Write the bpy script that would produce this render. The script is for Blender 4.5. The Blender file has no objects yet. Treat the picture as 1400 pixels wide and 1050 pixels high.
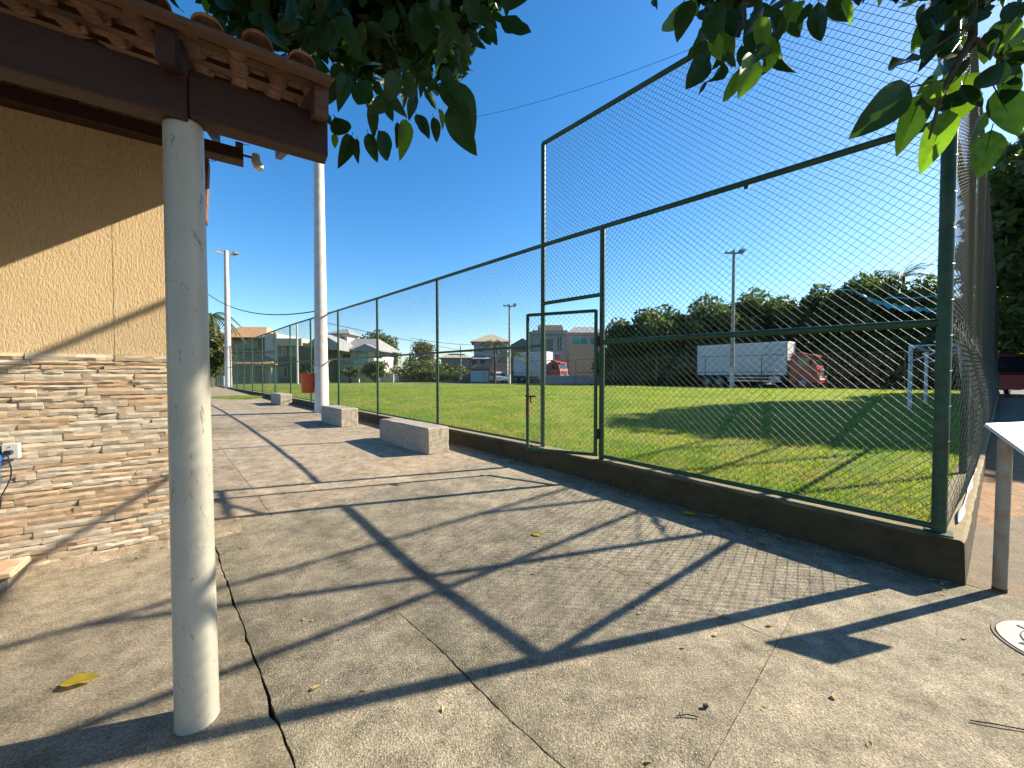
import bpy, math, random
import numpy as np
from mathutils import Vector, Matrix, noise as mnoise

random.seed(7)
rng = np.random.default_rng(7)
sc = bpy.context.scene
col = sc.collection

# ------------------------------------------------------------------ camera, sky, sun
PITCH = math.radians(1.42)
FPX = 526.0                       # focal length in pixels of the 1400 px wide photograph
EYE = 1.55
cam_d = bpy.data.cameras.new('camera')
cam_d.sensor_width = 36.0
cam_d.lens = FPX / 1400 * 36.0
cam_d.clip_start = 0.05
cam_d.clip_end = 3000
cam = bpy.data.objects.new('camera', cam_d)
col.objects.link(cam)
cam.location = (0, 0, EYE)
cam.rotation_euler = (math.pi / 2 - PITCH, 0, 0)
sc.camera = cam

SUN_EL = math.radians(30.7)
SUN_AZ = math.radians(73.8)       # clockwise from +Y
sun_vec = Vector((math.sin(SUN_AZ) * math.cos(SUN_EL), math.cos(SUN_AZ) * math.cos(SUN_EL), math.sin(SUN_EL)))
world = bpy.data.worlds.new('World')
sc.world = world
world.use_nodes = True
wn = world.node_tree
wn.nodes.clear()
sky = wn.nodes.new('ShaderNodeTexSky')
sky.sky_type = 'NISHITA'
sky.sun_disc = False
sky.sun_elevation = SUN_EL
sky.sun_rotation = SUN_AZ
sky.altitude = 0
sky.air_density = 1.0
sky.dust_density = 0.4
sky.ozone_density = 3.0
hsv = wn.nodes.new('ShaderNodeHueSaturation')
hsv.inputs['Saturation'].default_value = 1.32
hsv.inputs['Value'].default_value = 1.0
bg = wn.nodes.new('ShaderNodeBackground')
bg.inputs['Strength'].default_value = 0.080
wo = wn.nodes.new('ShaderNodeOutputWorld')
wn.links.new(sky.outputs[0], hsv.inputs['Color'])
wn.links.new(hsv.outputs[0], bg.inputs[0])
wn.links.new(bg.outputs[0], wo.inputs[0])

sun_d = bpy.data.lights.new('sun', 'SUN')
sun_d.energy = 5.0
sun_d.angle = math.radians(0.53)
sun_d.color = (1.0, 0.89, 0.71)
sun = bpy.data.objects.new('sun', sun_d)
col.objects.link(sun)
sun.rotation_euler = sun_vec.to_track_quat('Z', 'Y').to_euler()
sun.location = (20, 5, 15)

sc.view_settings.view_transform = 'Standard'
sc.view_settings.look = 'None'
sc.view_settings.exposure = 1.55
sc.view_settings.gamma = 1.0
sc.view_settings.use_curve_mapping = False
sc.cycles.max_bounces = 6
sc.cycles.transparent_max_bounces = 12

# ------------------------------------------------------------------ small maths
CP, SP = math.cos(PITCH), math.sin(PITCH)
def P(px, py, Y):
    """the point seen at pixel (px, py) of the 1400x1050 photograph at world depth Y"""
    r = (px - 700) / FPX; v = (525 - py) / FPX
    yd = CP + SP * v; zd = CP * v - SP
    k = Y / yd
    return Vector((r * k, Y, EYE + zd * k))

CX, CY = 3.32, 2.965               # fence corner post
U = (-0.682, 0.731)                # along the front fence, away from the corner
NN = (0.731, 0.682)                # across it, towards the field
V = (0.788, 0.616)                 # along the side fence
NC = CX * NN[0] + CY * NN[1]
def TN(t, n):
    return (CX + U[0] * t + NN[0] * (n - NC), CY + U[1] * t + NN[1] * (n - NC))

GY = [-50, 3, 6, 8, 10, 13, 16, 28, 31, 60, 5000]
GZ = [0, 0, .14, .19, .23, .27, .29, .42, .44, .46, .46]
def g(y): return float(np.interp(y, GY, GZ))
FY = [-50, 3, 6, 10, 18, 45, 5000]
FZ = [.27, .27, .36, .40, .46, .42, .42]
def fz(y): return float(np.interp(y, FY, FZ))
def ctop(t): return float(np.interp(t, [0, 4.2, 7.2, 10.2, 19.2, 37, 50], [.32, .42, .44, .46, .53, .52, .52]))

# ------------------------------------------------------------------ mesh helpers
class MB:
    def __init__(s): s.v = []; s.f = []
    def add(s, vs, fs):
        b = len(s.v); s.v.extend([tuple(a) for a in vs]); s.f.extend([tuple(i + b for i in f) for f in fs]); return s
    def box(s, x0, x1, y0, y1, z0, z1, mt=None):
        vs = [(x, y, z) for z in (z0, z1) for y in (y0, y1) for x in (x0, x1)]
        if mt: vs = [mt @ Vector(a) for a in vs]
        return s.add(vs, [(0, 2, 3, 1), (4, 5, 7, 6), (0, 1, 5, 4), (1, 3, 7, 5), (3, 2, 6, 7), (2, 0, 4, 6)])
    def bbox(s, x0, x1, y0, y1, z0, z1, b=.01, jit=0, rnd=random):
        """box with chamfered edges"""
        cx, cy, cz = (x0 + x1) / 2, (y0 + y1) / 2, (z0 + z1) / 2
        hx, hy, hz = (x1 - x0) / 2, (y1 - y0) / 2, (z1 - z0) / 2
        b = min(b, hx * .45, hy * .45, hz * .45)
        idx = {}; vs = []
        for sx in (-1, 1):
            for sy in (-1, 1):
                for sz in (-1, 1):
                    for a in range(3):
                        p = [sx * (hx - (0 if a == 0 else b)), sy * (hy - (0 if a == 1 else b)), sz * (hz - (0 if a == 2 else b))]
                        idx[(sx, sy, sz, a)] = len(vs)
                        vs.append((cx + p[0] + rnd.uniform(-jit, jit), cy + p[1] + rnd.uniform(-jit, jit), cz + p[2] + rnd.uniform(-jit, jit)))
        fs = []
        for a in range(3):
            o = [i for i in range(3) if i != a]
            for sg in (-1, 1):
                q = []
                for (p, r) in ((-1, -1), (1, -1), (1, 1), (-1, 1)):
                    k = [0, 0, 0]; k[a] = sg; k[o[0]] = p; k[o[1]] = r
                    q.append(idx[(k[0], k[1], k[2], a)])
                flip = (sg == 1) == (a == 1)
                fs.append(tuple(q[::-1]) if flip else tuple(q))
        for a in range(3):            # edges along axis a
            o = [i for i in range(3) if i != a]
            for p in (-1, 1):
                for r in (-1, 1):
                    k0 = [0, 0, 0]; k1 = [0, 0, 0]
                    k0[a] = -1; k1[a] = 1
                    for k in (k0, k1): k[o[0]] = p; k[o[1]] = r
                    fs.append((idx[(*k0, o[0])], idx[(*k1, o[0])], idx[(*k1, o[1])], idx[(*k0, o[1])]))
        for sx in (-1, 1):
            for sy in (-1, 1):
                for sz in (-1, 1):
                    fs.append((idx[(sx, sy, sz, 0)], idx[(sx, sy, sz, 1)], idx[(sx, sy, sz, 2)]))
        return s.add(vs, fs)
    def tube(s, pts, r, n=8, cap=True, r1=None):
        pts = [Vector(p) for p in pts]; m = len(pts); vs = []; fs = []
        prev = None
        for i, p in enumerate(pts):
            d = (pts[min(i + 1, m - 1)] - pts[max(i - 1, 0)])
            if d.length < 1e-9: d = Vector((0, 0, 1))
            d.normalize()
            if prev is None:
                ref = Vector((0, 0, 1)) if abs(d.z) < .9 else Vector((1, 0, 0))
                a = d.cross(ref).normalized()
            else:
                a = (prev - d * prev.dot(d))
                a = a.normalized() if a.length > 1e-6 else d.orthogonal().normalized()
            prev = a; b = d.cross(a)
            rr = r if r1 is None else r + (r1 - r) * i / (m - 1)
            if isinstance(r, (list, tuple)): rr = r[i]
            for k in range(n):
                t = 2 * math.pi * k / n
                vs.append(p + (a * math.cos(t) + b * math.sin(t)) * rr)
        for i in range(m - 1):
            for k in range(n):
                fs.append((i * n + k, i * n + (k + 1) % n, (i + 1) * n + (k + 1) % n, (i + 1) * n + k))
        if cap:
            fs.append(tuple(range(n))[::-1]); fs.append(tuple((m - 1) * n + k for k in range(n)))
        return s.add(vs, fs)
    def prism(s, poly, x0, x1, axis='y'):
        """polygon (a,b) extruded along an axis"""
        n = len(poly); vs = []
        for c in (x0, x1):
            for a, b in poly:
                vs.append({'y': (a, c, b), 'x': (c, a, b), 'z': (a, b, c)}[axis])
        fs = [tuple(range(n)), tuple(range(2 * n - 1, n - 1, -1))] + [(i, i + n, (i + 1) % n + n, (i + 1) % n) for i in range(n)]
        return s.add(vs, fs)
    def mesh(s, name, mat=None, smooth=False):
        me = bpy.data.meshes.new(name); me.from_pydata(s.v, [], s.f)
        if mat: me.materials.append(mat)
        me.validate(); 
        import bmesh
        bm = bmesh.new(); bm.from_mesh(me); bmesh.ops.recalc_face_normals(bm, faces=bm.faces); bm.to_mesh(me); bm.free()
        if smooth:
            me.polygons.foreach_set('use_smooth', [True] * len(me.polygons))
            me.set_sharp_from_angle(angle=math.radians(40))
        return me

def link(name, me, parent=None, loc=None, kind=None, label=None):
    o = bpy.data.objects.new(name, me); col.objects.link(o)
    if parent is not None: o.parent = parent
    if loc is not None: o.location = loc
    if kind: o['kind'] = kind
    if label: o['label'] = label
    return o
def part(name, mb, mat, parent=None, smooth=False, kind=None, label=None, loc=None):
    return link(name, mb.mesh(name, mat, smooth), parent, loc, kind, label)
def thing(name, label, cat, loc=(0, 0, 0), rotz=0, group=None):
    o = bpy.data.objects.new(name, None); o.empty_display_size = .2; col.objects.link(o)
    o.location = loc; o.rotation_euler = (0, 0, rotz); o['label'] = label; o['category'] = cat
    if group: o['group'] = group
    return o
def tag(o, label, cat, group=None):
    o['label'] = label; o['category'] = cat
    if group: o['group'] = group
    return o
def struct(name, mb, mat, smooth=False):
    return part(name, mb, mat, None, smooth, 'structure')
def np_mesh(name, verts, faces, mat, k):
    """faces: (n,k) int array"""
    me = bpy.data.meshes.new(name)
    me.vertices.add(len(verts)); me.vertices.foreach_set('co', np.asarray(verts, np.float32).ravel())
    nf = len(faces); me.loops.add(nf * k); me.loops.foreach_set('vertex_index', np.asarray(faces, np.int32).ravel())
    me.polygons.add(nf); me.polygons.foreach_set('loop_start', np.arange(0, nf * k, k, dtype=np.int32))
    me.polygons.foreach_set('loop_total', np.full(nf, k, np.int32))
    me.update(calc_edges=True); me.materials.append(mat)
    return me

# ------------------------------------------------------------------ materials
TONE = .77                         # common reflectance level of all surface colours
class NT:
    def __init__(s, name):
        s.m = bpy.data.materials.new(name); s.m.use_nodes = True; s.t = s.m.node_tree; s.t.nodes.clear()
        s.out = s.n('ShaderNodeOutputMaterial'); s.b = s.n('ShaderNodeBsdfPrincipled'); s.l(s.b.outputs[0], s.out.inputs[0])
        s.b.inputs['Specular IOR Level'].default_value = .3
        s.tc = s.n('ShaderNodeTexCoord'); s._h = None
    def n(s, t): return s.t.nodes.new(t)
    def l(s, a, b): s.t.links.new(a, b)
    def coord(s, scale=(1, 1, 1), which='Object'):
        mp = s.n('ShaderNodeMapping'); mp.inputs['Scale'].default_value = scale; s.l(s.tc.outputs[which], mp.inputs[0]); return mp.outputs[0]
    def noise(s, scale, detail=4, rough=.55, vec=None, dist=0):
        k = s.n('ShaderNodeTexNoise'); k.inputs['Scale'].default_value = scale; k.inputs['Detail'].default_value = detail
        k.inputs['Roughness'].default_value = rough; k.inputs['Distortion'].default_value = dist
        s.l(vec if vec is not None else s.tc.outputs['Object'], k.inputs['Vector']); return k.outputs[0]
    def voro(s, scale, vec=None, feature='F1', out='Distance', rand=1):
        k = s.n('ShaderNodeTexVoronoi'); k.feature = feature; k.inputs['Scale'].default_value = scale; k.inputs['Randomness'].default_value = rand
        s.l(vec if vec is not None else s.tc.outputs['Object'], k.inputs['Vector']); return k.outputs[out]
    def ramp(s, fac, stops, interp='LINEAR'):
        k = s.n('ShaderNodeValToRGB'); k.color_ramp.interpolation = interp; e = k.color_ramp.elements
        while len(e) < len(stops): e.new(.5)
        for i, (p, c) in enumerate(stops):
            e[i].position = p; e[i].color = (c, c, c, 1) if isinstance(c, (int, float)) else (*c, 1)
        s.l(fac, k.inputs[0]); return k.outputs[0]
    def mix(s, fac, a, b, mode='MIX'):
        k = s.n('ShaderNodeMix'); k.data_type = 'RGBA'; k.blend_type = mode
        for ix, v in ((0, fac), (6, a), (7, b)):
            inp = k.inputs[ix]
            if isinstance(v, (int, float)): inp.default_value = v if ix == 0 else (v, v, v, 1)
            elif isinstance(v, tuple): inp.default_value = (*v, 1)
            else: s.l(v, inp)
        return k.outputs[2]
    def math(s, op, a, b=0.0):
        k = s.n('ShaderNodeMath'); k.operation = op
        for i, v in enumerate((a, b)):
            if isinstance(v, (int, float)): k.inputs[i].default_value = v
            else: s.l(v, k.inputs[i])
        return k.outputs[0]
    def color(s, c):
        if isinstance(c, tuple): s.b.inputs['Base Color'].default_value = tuple(x * TONE for x in c) + (1,)
        else: s.l(s.mix(1, c, (TONE, TONE, TONE), 'MULTIPLY'), s.b.inputs['Base Color'])
    def rough(s, r):
        if isinstance(r, (int, float)): s.b.inputs['Roughness'].default_value = r
        else: s.l(r, s.b.inputs['Roughness'])
    def bump(s, h, strength=.5, dist=.01):
        k = s.n('ShaderNodeBump'); k.inputs['Strength'].default_value = strength; k.inputs['Distance'].default_value = dist
        s.l(h, k.inputs['Height'])
        if s._h is not None: s.l(s._h, k.inputs['Normal'])
        s._h = k.outputs[0]; s.l(s._h, s.b.inputs['Normal'])
    def rand(s): return s.n('ShaderNodeObjectInfo').outputs['Random']

def simple(name, c1, c2=None, scale=4, rough=.7, bump=None, metal=0, spec=.3, vary=0):
    q = NT(name)
    c2 = c2 or tuple(x * .75 for x in c1)
    c = q.mix(q.ramp(q.noise(scale, 6, .6), [(.35, 0.), (.65, 1.)]), c1, c2)
    if vary:
        c = q.mix(1, c, q.ramp(q.rand(), [(0, 1 - vary), (1, 1 + vary * .5)]), 'MULTIPLY')
    q.color(c); q.rough(rough); q.b.inputs['Metallic'].default_value = metal; q.b.inputs['Specular IOR Level'].default_value = spec
    if bump: q.bump(q.noise(bump[0], 6, .65), bump[1], bump[2])
    return q.m

def concrete_ground(name, a, b, stone, agg=90, ab=.5, moss=.3):
    q = NT(name)
    big = q.ramp(q.noise(.7, 5, .6, dist=.6), [(.35, 0.), (.68, 1.)])
    c = q.mix(big, a, b)
    mid = q.ramp(q.noise(5.5, 9, .78), [(.32, .42), (.66, 1.35)])
    c = q.mix(1, c, mid, 'MULTIPLY')
    fine = q.ramp(q.noise(95, 4, .8), [(.37, .46), (.63, 1.45)])
    c = q.mix(.95, c, fine, 'MULTIPLY')
    wv = q.n('ShaderNodeTexNoise'); wv.inputs['Scale'].default_value = 28; wv.inputs['Detail'].default_value = 4; q.l(q.tc.outputs['Object'], wv.inputs['Vector'])
    ad = q.n('ShaderNodeVectorMath'); ad.operation = 'MULTIPLY_ADD'; ad.inputs[1].default_value = (.03, .03, .03)
    q.l(wv.outputs[1], ad.inputs[0]); q.l(q.tc.outputs['Object'], ad.inputs[2])
    vd = q.voro(agg, ad.outputs[0]); vc = q.voro(agg, ad.outputs[0], out='Color')
    sel = q.n('ShaderNodeSeparateColor'); q.l(vc, sel.inputs[0])
    st = q.math('MULTIPLY', q.ramp(vd, [(.18, 1.), (.36, 0.)]), q.ramp(sel.outputs[0], [(.44, 0.), (.54, 1.)]))
    st = q.math('MULTIPLY', st, q.ramp(q.noise(1.6, 3), [(.35, .25), (.6, .9)]))
    c = q.mix(st, c, stone)
    dk = q.math('MULTIPLY', q.ramp(vd, [(.12, 1.), (.3, 0.)]), q.ramp(sel.outputs[1], [(.8, 0.), (.88, .85)]))
    c = q.mix(dk, c, (.06, .052, .045))
    # weathering: worn dark patches and a little moss
    pat = q.ramp(q.noise(1.7, 7, .65, dist=1.2), [(.55, 0.), (.75, .45)])
    c = q.mix(pat, c, tuple(x * .45 for x in a))
    ms = q.ramp(q.noise(2.3, 8, .75), [(.60, 0.), (.74, moss)])
    c = q.mix(ms, c, (.13, .145, .06))
    # moss and grime gathered along the wide joint (n = 0.38)
    sx = q.n('ShaderNodeSeparateXYZ'); q.l(q.tc.outputs['Object'], sx.inputs[0])
    nco_ = q.math('ADD', q.math('MULTIPLY', sx.outputs[0], NN[0]), q.math('MULTIPLY', sx.outputs[1], NN[1]))
    for n0, wd_, st_ in ((.38, .30, .62), (1.15, .14, .4), (2.65, .16, .3), (4.30, .35, .8)):
        dd = q.math('ABSOLUTE', q.math('SUBTRACT', nco_, n0))
        mk = q.math('MULTIPLY', q.ramp(dd, [(0, st_), (wd_, 0.)]), q.ramp(q.noise(4.5, 8, .8), [(.38, 0.), (.6, 1.)]))
        c = q.mix(mk, c, (.10, .105, .052))
    c = q.mix(1, c, q.ramp(q.rand(), [(0, .86), (1, 1.1)]), 'MULTIPLY')
    q.color(c); q.rough(.9); q.b.inputs['Specular IOR Level'].default_value = .25
    q.bump(q.ramp(vd, [(.05, 1.), (.55, 0.)]), ab, .006)
    q.bump(q.noise(45, 9, .85), .75, .010)
    q.bump(q.noise(6, 4, .6), .3, .02)
    return q.m

m_slab = concrete_ground('concrete_slab_rough', (.44, .375, .265), (.29, .255, .185), (.76, .68, .52), 95, .75, .35)
m_slab_s = concrete_ground('concrete_slab_smooth', (.43, .355, .245), (.35, .295, .205), (.50, .45, .36), 140, .25, .35)
m_slab_f = concrete_ground('concrete_slab_far', (.48, .38, .26), (.36, .29, .205), (.56, .48, .37), 110, .35, .12)
m_asphalt = simple('asphalt', (.06, .06, .062), (.035, .035, .036), 30, .9, (90, .5, .006))
m_soil = simple('joint_soil', (.035, .028, .02), (.018, .015, .012), 25, .95, (60, .6, .01))
m_dirt = simple('orange_dirt', (.42, .24, .12), (.26, .17, .10), 9, .95, (40, .7, .02))
def m_path_():
    q = NT('old_pavement')
    c = q.mix(q.ramp(q.noise(5, 8, .75), [(.35, 0.), (.65, 1.)]), (.33, .27, .19), (.20, .17, .13))
    c = q.mix(q.ramp(q.noise(1.4, 8, .7, dist=.8), [(.47, 0.), (.62, .6)]), c, (.38, .27, .16))
    c = q.mix(q.ramp(q.noise(70, 5, .8), [(.35, .6), (.6, 0.)]), c, (.10, .08, .06))
    q.color(c); q.rough(.95); q.bump(q.noise(45, 8, .75), .8, .012); return q.m
m_path = m_path_()

def m_curb_():
    q = NT('mossy_concrete_lit_top')
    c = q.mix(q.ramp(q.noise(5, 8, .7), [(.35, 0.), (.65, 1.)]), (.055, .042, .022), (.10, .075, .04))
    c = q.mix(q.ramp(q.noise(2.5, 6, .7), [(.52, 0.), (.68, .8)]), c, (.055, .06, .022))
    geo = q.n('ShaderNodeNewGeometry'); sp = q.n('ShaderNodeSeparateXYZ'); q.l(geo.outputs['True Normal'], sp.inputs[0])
    top = q.ramp(sp.outputs[2], [(.5, 0.), (.8, 1.)])  # upward faces coloured lighter: sunlight on the kerb top put into the colour
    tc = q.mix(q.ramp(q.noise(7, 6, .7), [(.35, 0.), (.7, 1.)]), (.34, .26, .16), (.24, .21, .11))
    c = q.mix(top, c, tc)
    q.color(c); q.rough(.95); q.bump(q.noise(30, 8, .7), .7, .01)
    return q.m
m_curb = m_curb_()
m_bench = simple('bench_concrete', (.48, .42, .33), (.34, .30, .24), 9, .9, (38, .8, .012))
def m_gp_():
    q = NT('green_painted_steel')
    c = q.mix(q.ramp(q.noise(14, 6, .6), [(.35, 0.), (.65, 1.)]), (.034, .10, .052), (.020, .062, .034))
    c = q.mix(q.ramp(q.noise(34, 8, .8), [(.60, 0.), (.64, .8)]), c, (.13, .06, .03))
    c = q.mix(q.ramp(q.noise(3, 5, .7), [(.5, 0.), (.7, .4)]), c, (.10, .13, .09))
    q.color(c); q.rough(.45); q.bump(q.noise(60, 5), .2, .002); return q.m
m_greenpipe = m_gp_()
m_rust = simple('rusty_steel', (.16, .065, .035), (.08, .04, .03), 40, .8, (80, .4, .003))
def m_wire_():
    q = NT('green_coated_wire'); q.color(q.mix(q.ramp(q.noise(3, 4), [(.4, 0.), (.6, 1.)]), (.016, .045, .03), (.03, .06, .045)))
    q.rough(.45); q.b.inputs['Specular IOR Level'].default_value = .5; return q.m
m_wire = m_wire_()
def m_wireg_():
    q = NT('galvanised_wire'); q.color((.07, .078, .07)); q.rough(.5); return q.m
m_wireg = m_wireg_()
def m_wires_():
    q = NT('weathered_grey_wire'); q.color((.13, .145, .13)); q.rough(.5); return q.m
m_wiresd = m_wires_()
m_polewhite = simple('white_painted_concrete', (.66, .62, .57), (.52, .48, .44), 5, .7, (50, .35, .006))
m_polegrey = simple('grey_concrete_pole', (.40, .38, .36), (.30, .29, .27), 5, .85, (40, .3, .006))
def m_column_():
    q = NT('column_paint')
    c = q.mix(q.ramp(q.noise(4, 6, .6), [(.35, 0.), (.7, 1.)]), (.50, .48, .40), (.43, .41, .34))
    sc_ = q.ramp(q.noise(22, 9, .8, q.coord((1, 1, .35)), 1.5), [(.59, 0.), (.63, .75)])
    c = q.mix(sc_, c, (.10, .095, .08))
    c = q.mix(q.ramp(q.noise(9, 8, .8, q.coord((1, 1, .5))), [(.58, 0.), (.72, .28)]), c, (.27, .20, .14))
    q.color(c); q.rough(.38); q.b.inputs['Specular IOR Level'].default_value = .4; q.bump(q.noise(16, 5, .6), .12, .004); return q.m
m_column = m_column_()
def m_stucco_():
    q = NT('yellow_scratched_stucco')
    v = q.coord((1, 1, .33))
    nn = q.noise(75, 5, .7, v, .5)
    c = q.mix(q.ramp(q.noise(1.6, 4), [(.3, 0.), (.7, 1.)]), (.74, .56, .33), (.68, .50, .28))
    c = q.mix(q.ramp(nn, [(.30, .55), (.42, 0.)]), c, (.46, .32, .17))
    q.color(c); q.rough(.9); q.bump(q.ramp(nn, [(.33, 0.), (.5, .8), (.65, 1.)]), .8, .007); q.bump(q.noise(160, 4), .3, .002); return q.m
m_stucco = m_stucco_()
def m_stone_():
    q = NT('ledger_stone')
    r = q.rand()
    base = q.ramp(r, [(0, (.74, .63, .46)), (.16, (.62, .55, .43)), (.32, (.66, .46, .28)), (.46, (.78, .70, .55)), (.60, (.56, .38, .23)),
                      (.70, (.68, .58, .43)), (.84, (.72, .54, .35))], 'CONSTANT')
    v = q.coord((1.0, 1, 9))
    st = q.noise(5, 8, .75, v, .8)
    c = q.mix(q.ramp(st, [(.42, 0.), (.62, .8)]), base, (.60, .40, .24))
    c = q.mix(q.ramp(q.noise(7, 6, .7, v), [(.52, 0.), (.66, .75)]), c, (.78, .72, .60))
    c = q.mix(q.ramp(q.noise(30, 6, .8, q.coord((1, 1, 3))), [(.60, 0.), (.72, .5)]), c, (.30, .22, .14))
    q.color(c); q.rough(.85); q.bump(st, .9, .008); q.bump(q.noise(45, 6, .7, q.coord((1, 1, 2.5))), .5, .004); return q.m
m_stone = m_stone_()
m_mortar = simple('mortar', (.30, .25, .19), (.22, .18, .14), 20, .95, (60, .5, .006))
def m_tile_():
    q = NT('clay_roof_tile')
    c = q.ramp(q.rand(), [(0, (.33, .13, .065)), (.5, (.40, .18, .09)), (1, (.27, .10, .05))])
    c = q.mix(q.ramp(q.noise(9, 8, .75), [(.38, 0.), (.58, .85)]), c, (.075, .042, .03))
    c = q.mix(q.ramp(q.noise(30, 5, .7), [(.6, 0.), (.75, .5)]), c, (.46, .30, .19))
    q.color(c); q.rough(.85); q.bump(q.noise(50, 6), .4, .003); return q.m
m_tile = m_tile_()
def m_wood_(name, a, b):
    q = NT(name); v = q.coord((1, 12, 12)); c = q.mix(q.ramp(q.noise(4, 8, .7, v, .6), [(.35, 0.), (.65, 1.)]), a, b)
    q.color(c); q.rough(.65); q.bump(q.noise(8, 6, .7, v), .35, .004); return q.m
m_beam = m_wood_('dark_stained_timber', (.06, .026, .018), (.035, .016, .012))
m_lath = m_wood_('brown_lath_timber', (.16, .085, .05), (.09, .045, .028))

def m_leaf_(name, dark, light, trans=.35, vary=True, rough=.4):
    q = NT(name)
    r = q.rand() if vary else q.noise(1.0, 3)
    c = q.mix(r, dark, light)
    c = q.mix(q.ramp(q.noise(6, 4), [(.4, 0.), (.8, .35)]), c, tuple(min(1, x * 1.7) for x in light))
    q.color(c); q.rough(rough); q.b.inputs['Specular IOR Level'].default_value = .22
    tr = q.n('ShaderNodeBsdfTranslucent'); tcx = q.mix(1, c, (2.6, 3.0, 1.0), 'MULTIPLY'); q.l(tcx, tr.inputs[0])
    mx = q.n('ShaderNodeMixShader'); mx.inputs[0].default_value = trans
    q.l(q.b.outputs[0], mx.inputs[1]); q.l(tr.outputs[0], mx.inputs[2]); q.l(mx.outputs[0], q.out.inputs[0])
    return q.m
m_leaf = m_leaf_('broad_leaf', (.010, .028, .007), (.024, .052, .012), .22)
m_leafb = m_leaf_('broad_leaf_light', (.050, .10, .013), (.08, .135, .02), .38)
m_yleaf = m_leaf_('yellowed_leaf', (.52, .36, .04), (.45, .36, .06), .25)
m_bleaf = m_leaf_('dry_leaf', (.30, .20, .09), (.42, .30, .14), .15)
def m_crown_(name, a, b, c3):
    q = NT(name)
    c = q.mix(q.ramp(q.noise(.55, 3), [(.35, 0.), (.65, 1.)]), a, b)
    c = q.mix(q.ramp(q.noise(3.0, 3), [(.45, 0.), (.75, .7)]), c, c3)
    q.color(c); q.rough(.5)
    tr = q.n('ShaderNodeBsdfTranslucent'); q.l(q.mix(1, c, (1.7, 2.0, .8), 'MULTIPLY'), tr.inputs[0])
    mx = q.n('ShaderNodeMixShader'); mx.inputs[0].default_value = .25
    q.l(q.b.outputs[0], mx.inputs[1]); q.l(tr.outputs[0], mx.inputs[2]); q.l(mx.outputs[0], q.out.inputs[0])
    return q.m
m_cr1 = m_crown_('dark_foliage', (.050, .080, .026), (.080, .118, .036), (.16, .18, .055))
m_cr2 = m_crown_('olive_foliage', (.070, .090, .032), (.10, .115, .042), (.16, .16, .06))
m_cr3 = m_crown_('brown_twig_foliage', (.12, .10, .06), (.09, .085, .045), (.16, .13, .08))
m_bark = simple('bark', (.12, .09, .065), (.07, .055, .04), 8, .95, (18, .8, .03))
def m_grass_(name, blades):
    q = NT(name)
    wc = q.n('ShaderNodeNewGeometry').outputs['Position']
    c = q.mix(q.ramp(q.noise(.45, 6, .65, wc, .8), [(.42, 0.), (.58, 1.)]), (.19, .31, .045), (.34, .39, .095))
    c = q.mix(q.ramp(q.noise(1.5, 8, .8, wc), [(.49, 0.), (.62, .85)]), c, (.46, .38, .17))
    c = q.mix(q.ramp(q.noise(7, 5, .7, wc), [(.35, .55), (.6, 0.)]), c, (.10, .15, .028))
    if not blades:
        c = q.mix(q.ramp(q.noise(60, 6, .8, wc), [(.35, .7), (.6, 0.)]), c, (.10, .13, .03))
    q.color(c); q.rough(.75)
    q.b.inputs['Specular IOR Level'].default_value = .2
    if not blades:
        q.bump(q.noise(25, 8, .8, wc), 1., .05)
    else:
        tr = q.n('ShaderNodeBsdfTranslucent'); q.l(q.mix(1, c, (1.5, 1.6, .6), 'MULTIPLY'), tr.inputs[0])
        mx = q.n('ShaderNodeMixShader'); mx.inputs[0].default_value = .4
        q.l(q.b.outputs[0], mx.inputs[1]); q.l(tr.outputs[0], mx.inputs[2]); q.l(mx.outputs[0], q.out.inputs[0])
    return q.m
m_turf = m_grass_('turf', False)
m_blade = m_grass_('grass_blades', True)

def paint(name, c, rough=.4, spec=.5, metal=0): return simple(name, c, tuple(x * .88 for x in c), 3, rough, None, metal, spec)
m_white = paint('white_paint', (.72, .72, .70), .5)
m_boxw = paint('truck_box_white', (.66, .68, .70), .45)
m_red = paint('truck_red', (.42, .018, .02), .35)
m_red2 = paint('dull_red', (.42, .03, .03), .45)
m_orange = paint('orange_plastic', (.62, .085, .015), .45)
m_black = paint('black_plastic', (.015, .015, .016), .5)
m_blue = paint('blue_plastic', (.012, .14, .55), .35)
m_bluecar = paint('dark_blue_car', (.012, .025, .09), .3)
m_chrome = paint('bare_metal', (.45, .45, .44), .3, .5, .8)
m_plinth = paint('cream_plate', (.70, .69, .64), .5)
def m_glass_(name, c):
    q = NT(name); q.color(c); q.rough(.08); q.b.inputs['Specular IOR Level'].default_value = .6; return q.m
m_glass = m_glass_('dark_glass', (.02, .025, .03))
m_teal = m_glass_('teal_glass', (.05, .30, .26))
m_tarp = paint('blue_net', (.03, .45, .72), .6)

# ------------------------------------------------------------------ ground and setting
def grid_struct(name, xs, ys, zf, mat):
    X, Y = np.meshgrid(xs, ys); Z = np.vectorize(zf)(X, Y)
    vs = np.stack([X, Y, Z], -1).reshape(-1, 3); nx, ny = len(xs), len(ys)
    i, j = np.meshgrid(np.arange(nx - 1), np.arange(ny - 1)); a = (j * nx + i).ravel()
    o = link(name, np_mesh(name, vs, np.stack([a, a + 1, a + nx + 1, a + nx], 1), mat, 4)); o['kind'] = 'structure'; return o
xs = np.array([-1500, -600, -250, -120, -60, -30, -15, -8, -4, -2, 0, 2, 4, 8, 15, 30, 60, 120, 250, 600, 1500.])
ys = np.array([-1500, -300, -50, -10, 0, 3, 4, 5, 6, 7, 8, 10, 13, 16, 20, 24, 28, 31, 40, 60, 90, 150, 400, 1500.])
grid_struct('ground', xs, ys, lambda x, y: g(y) - .07, m_asphalt)

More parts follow.
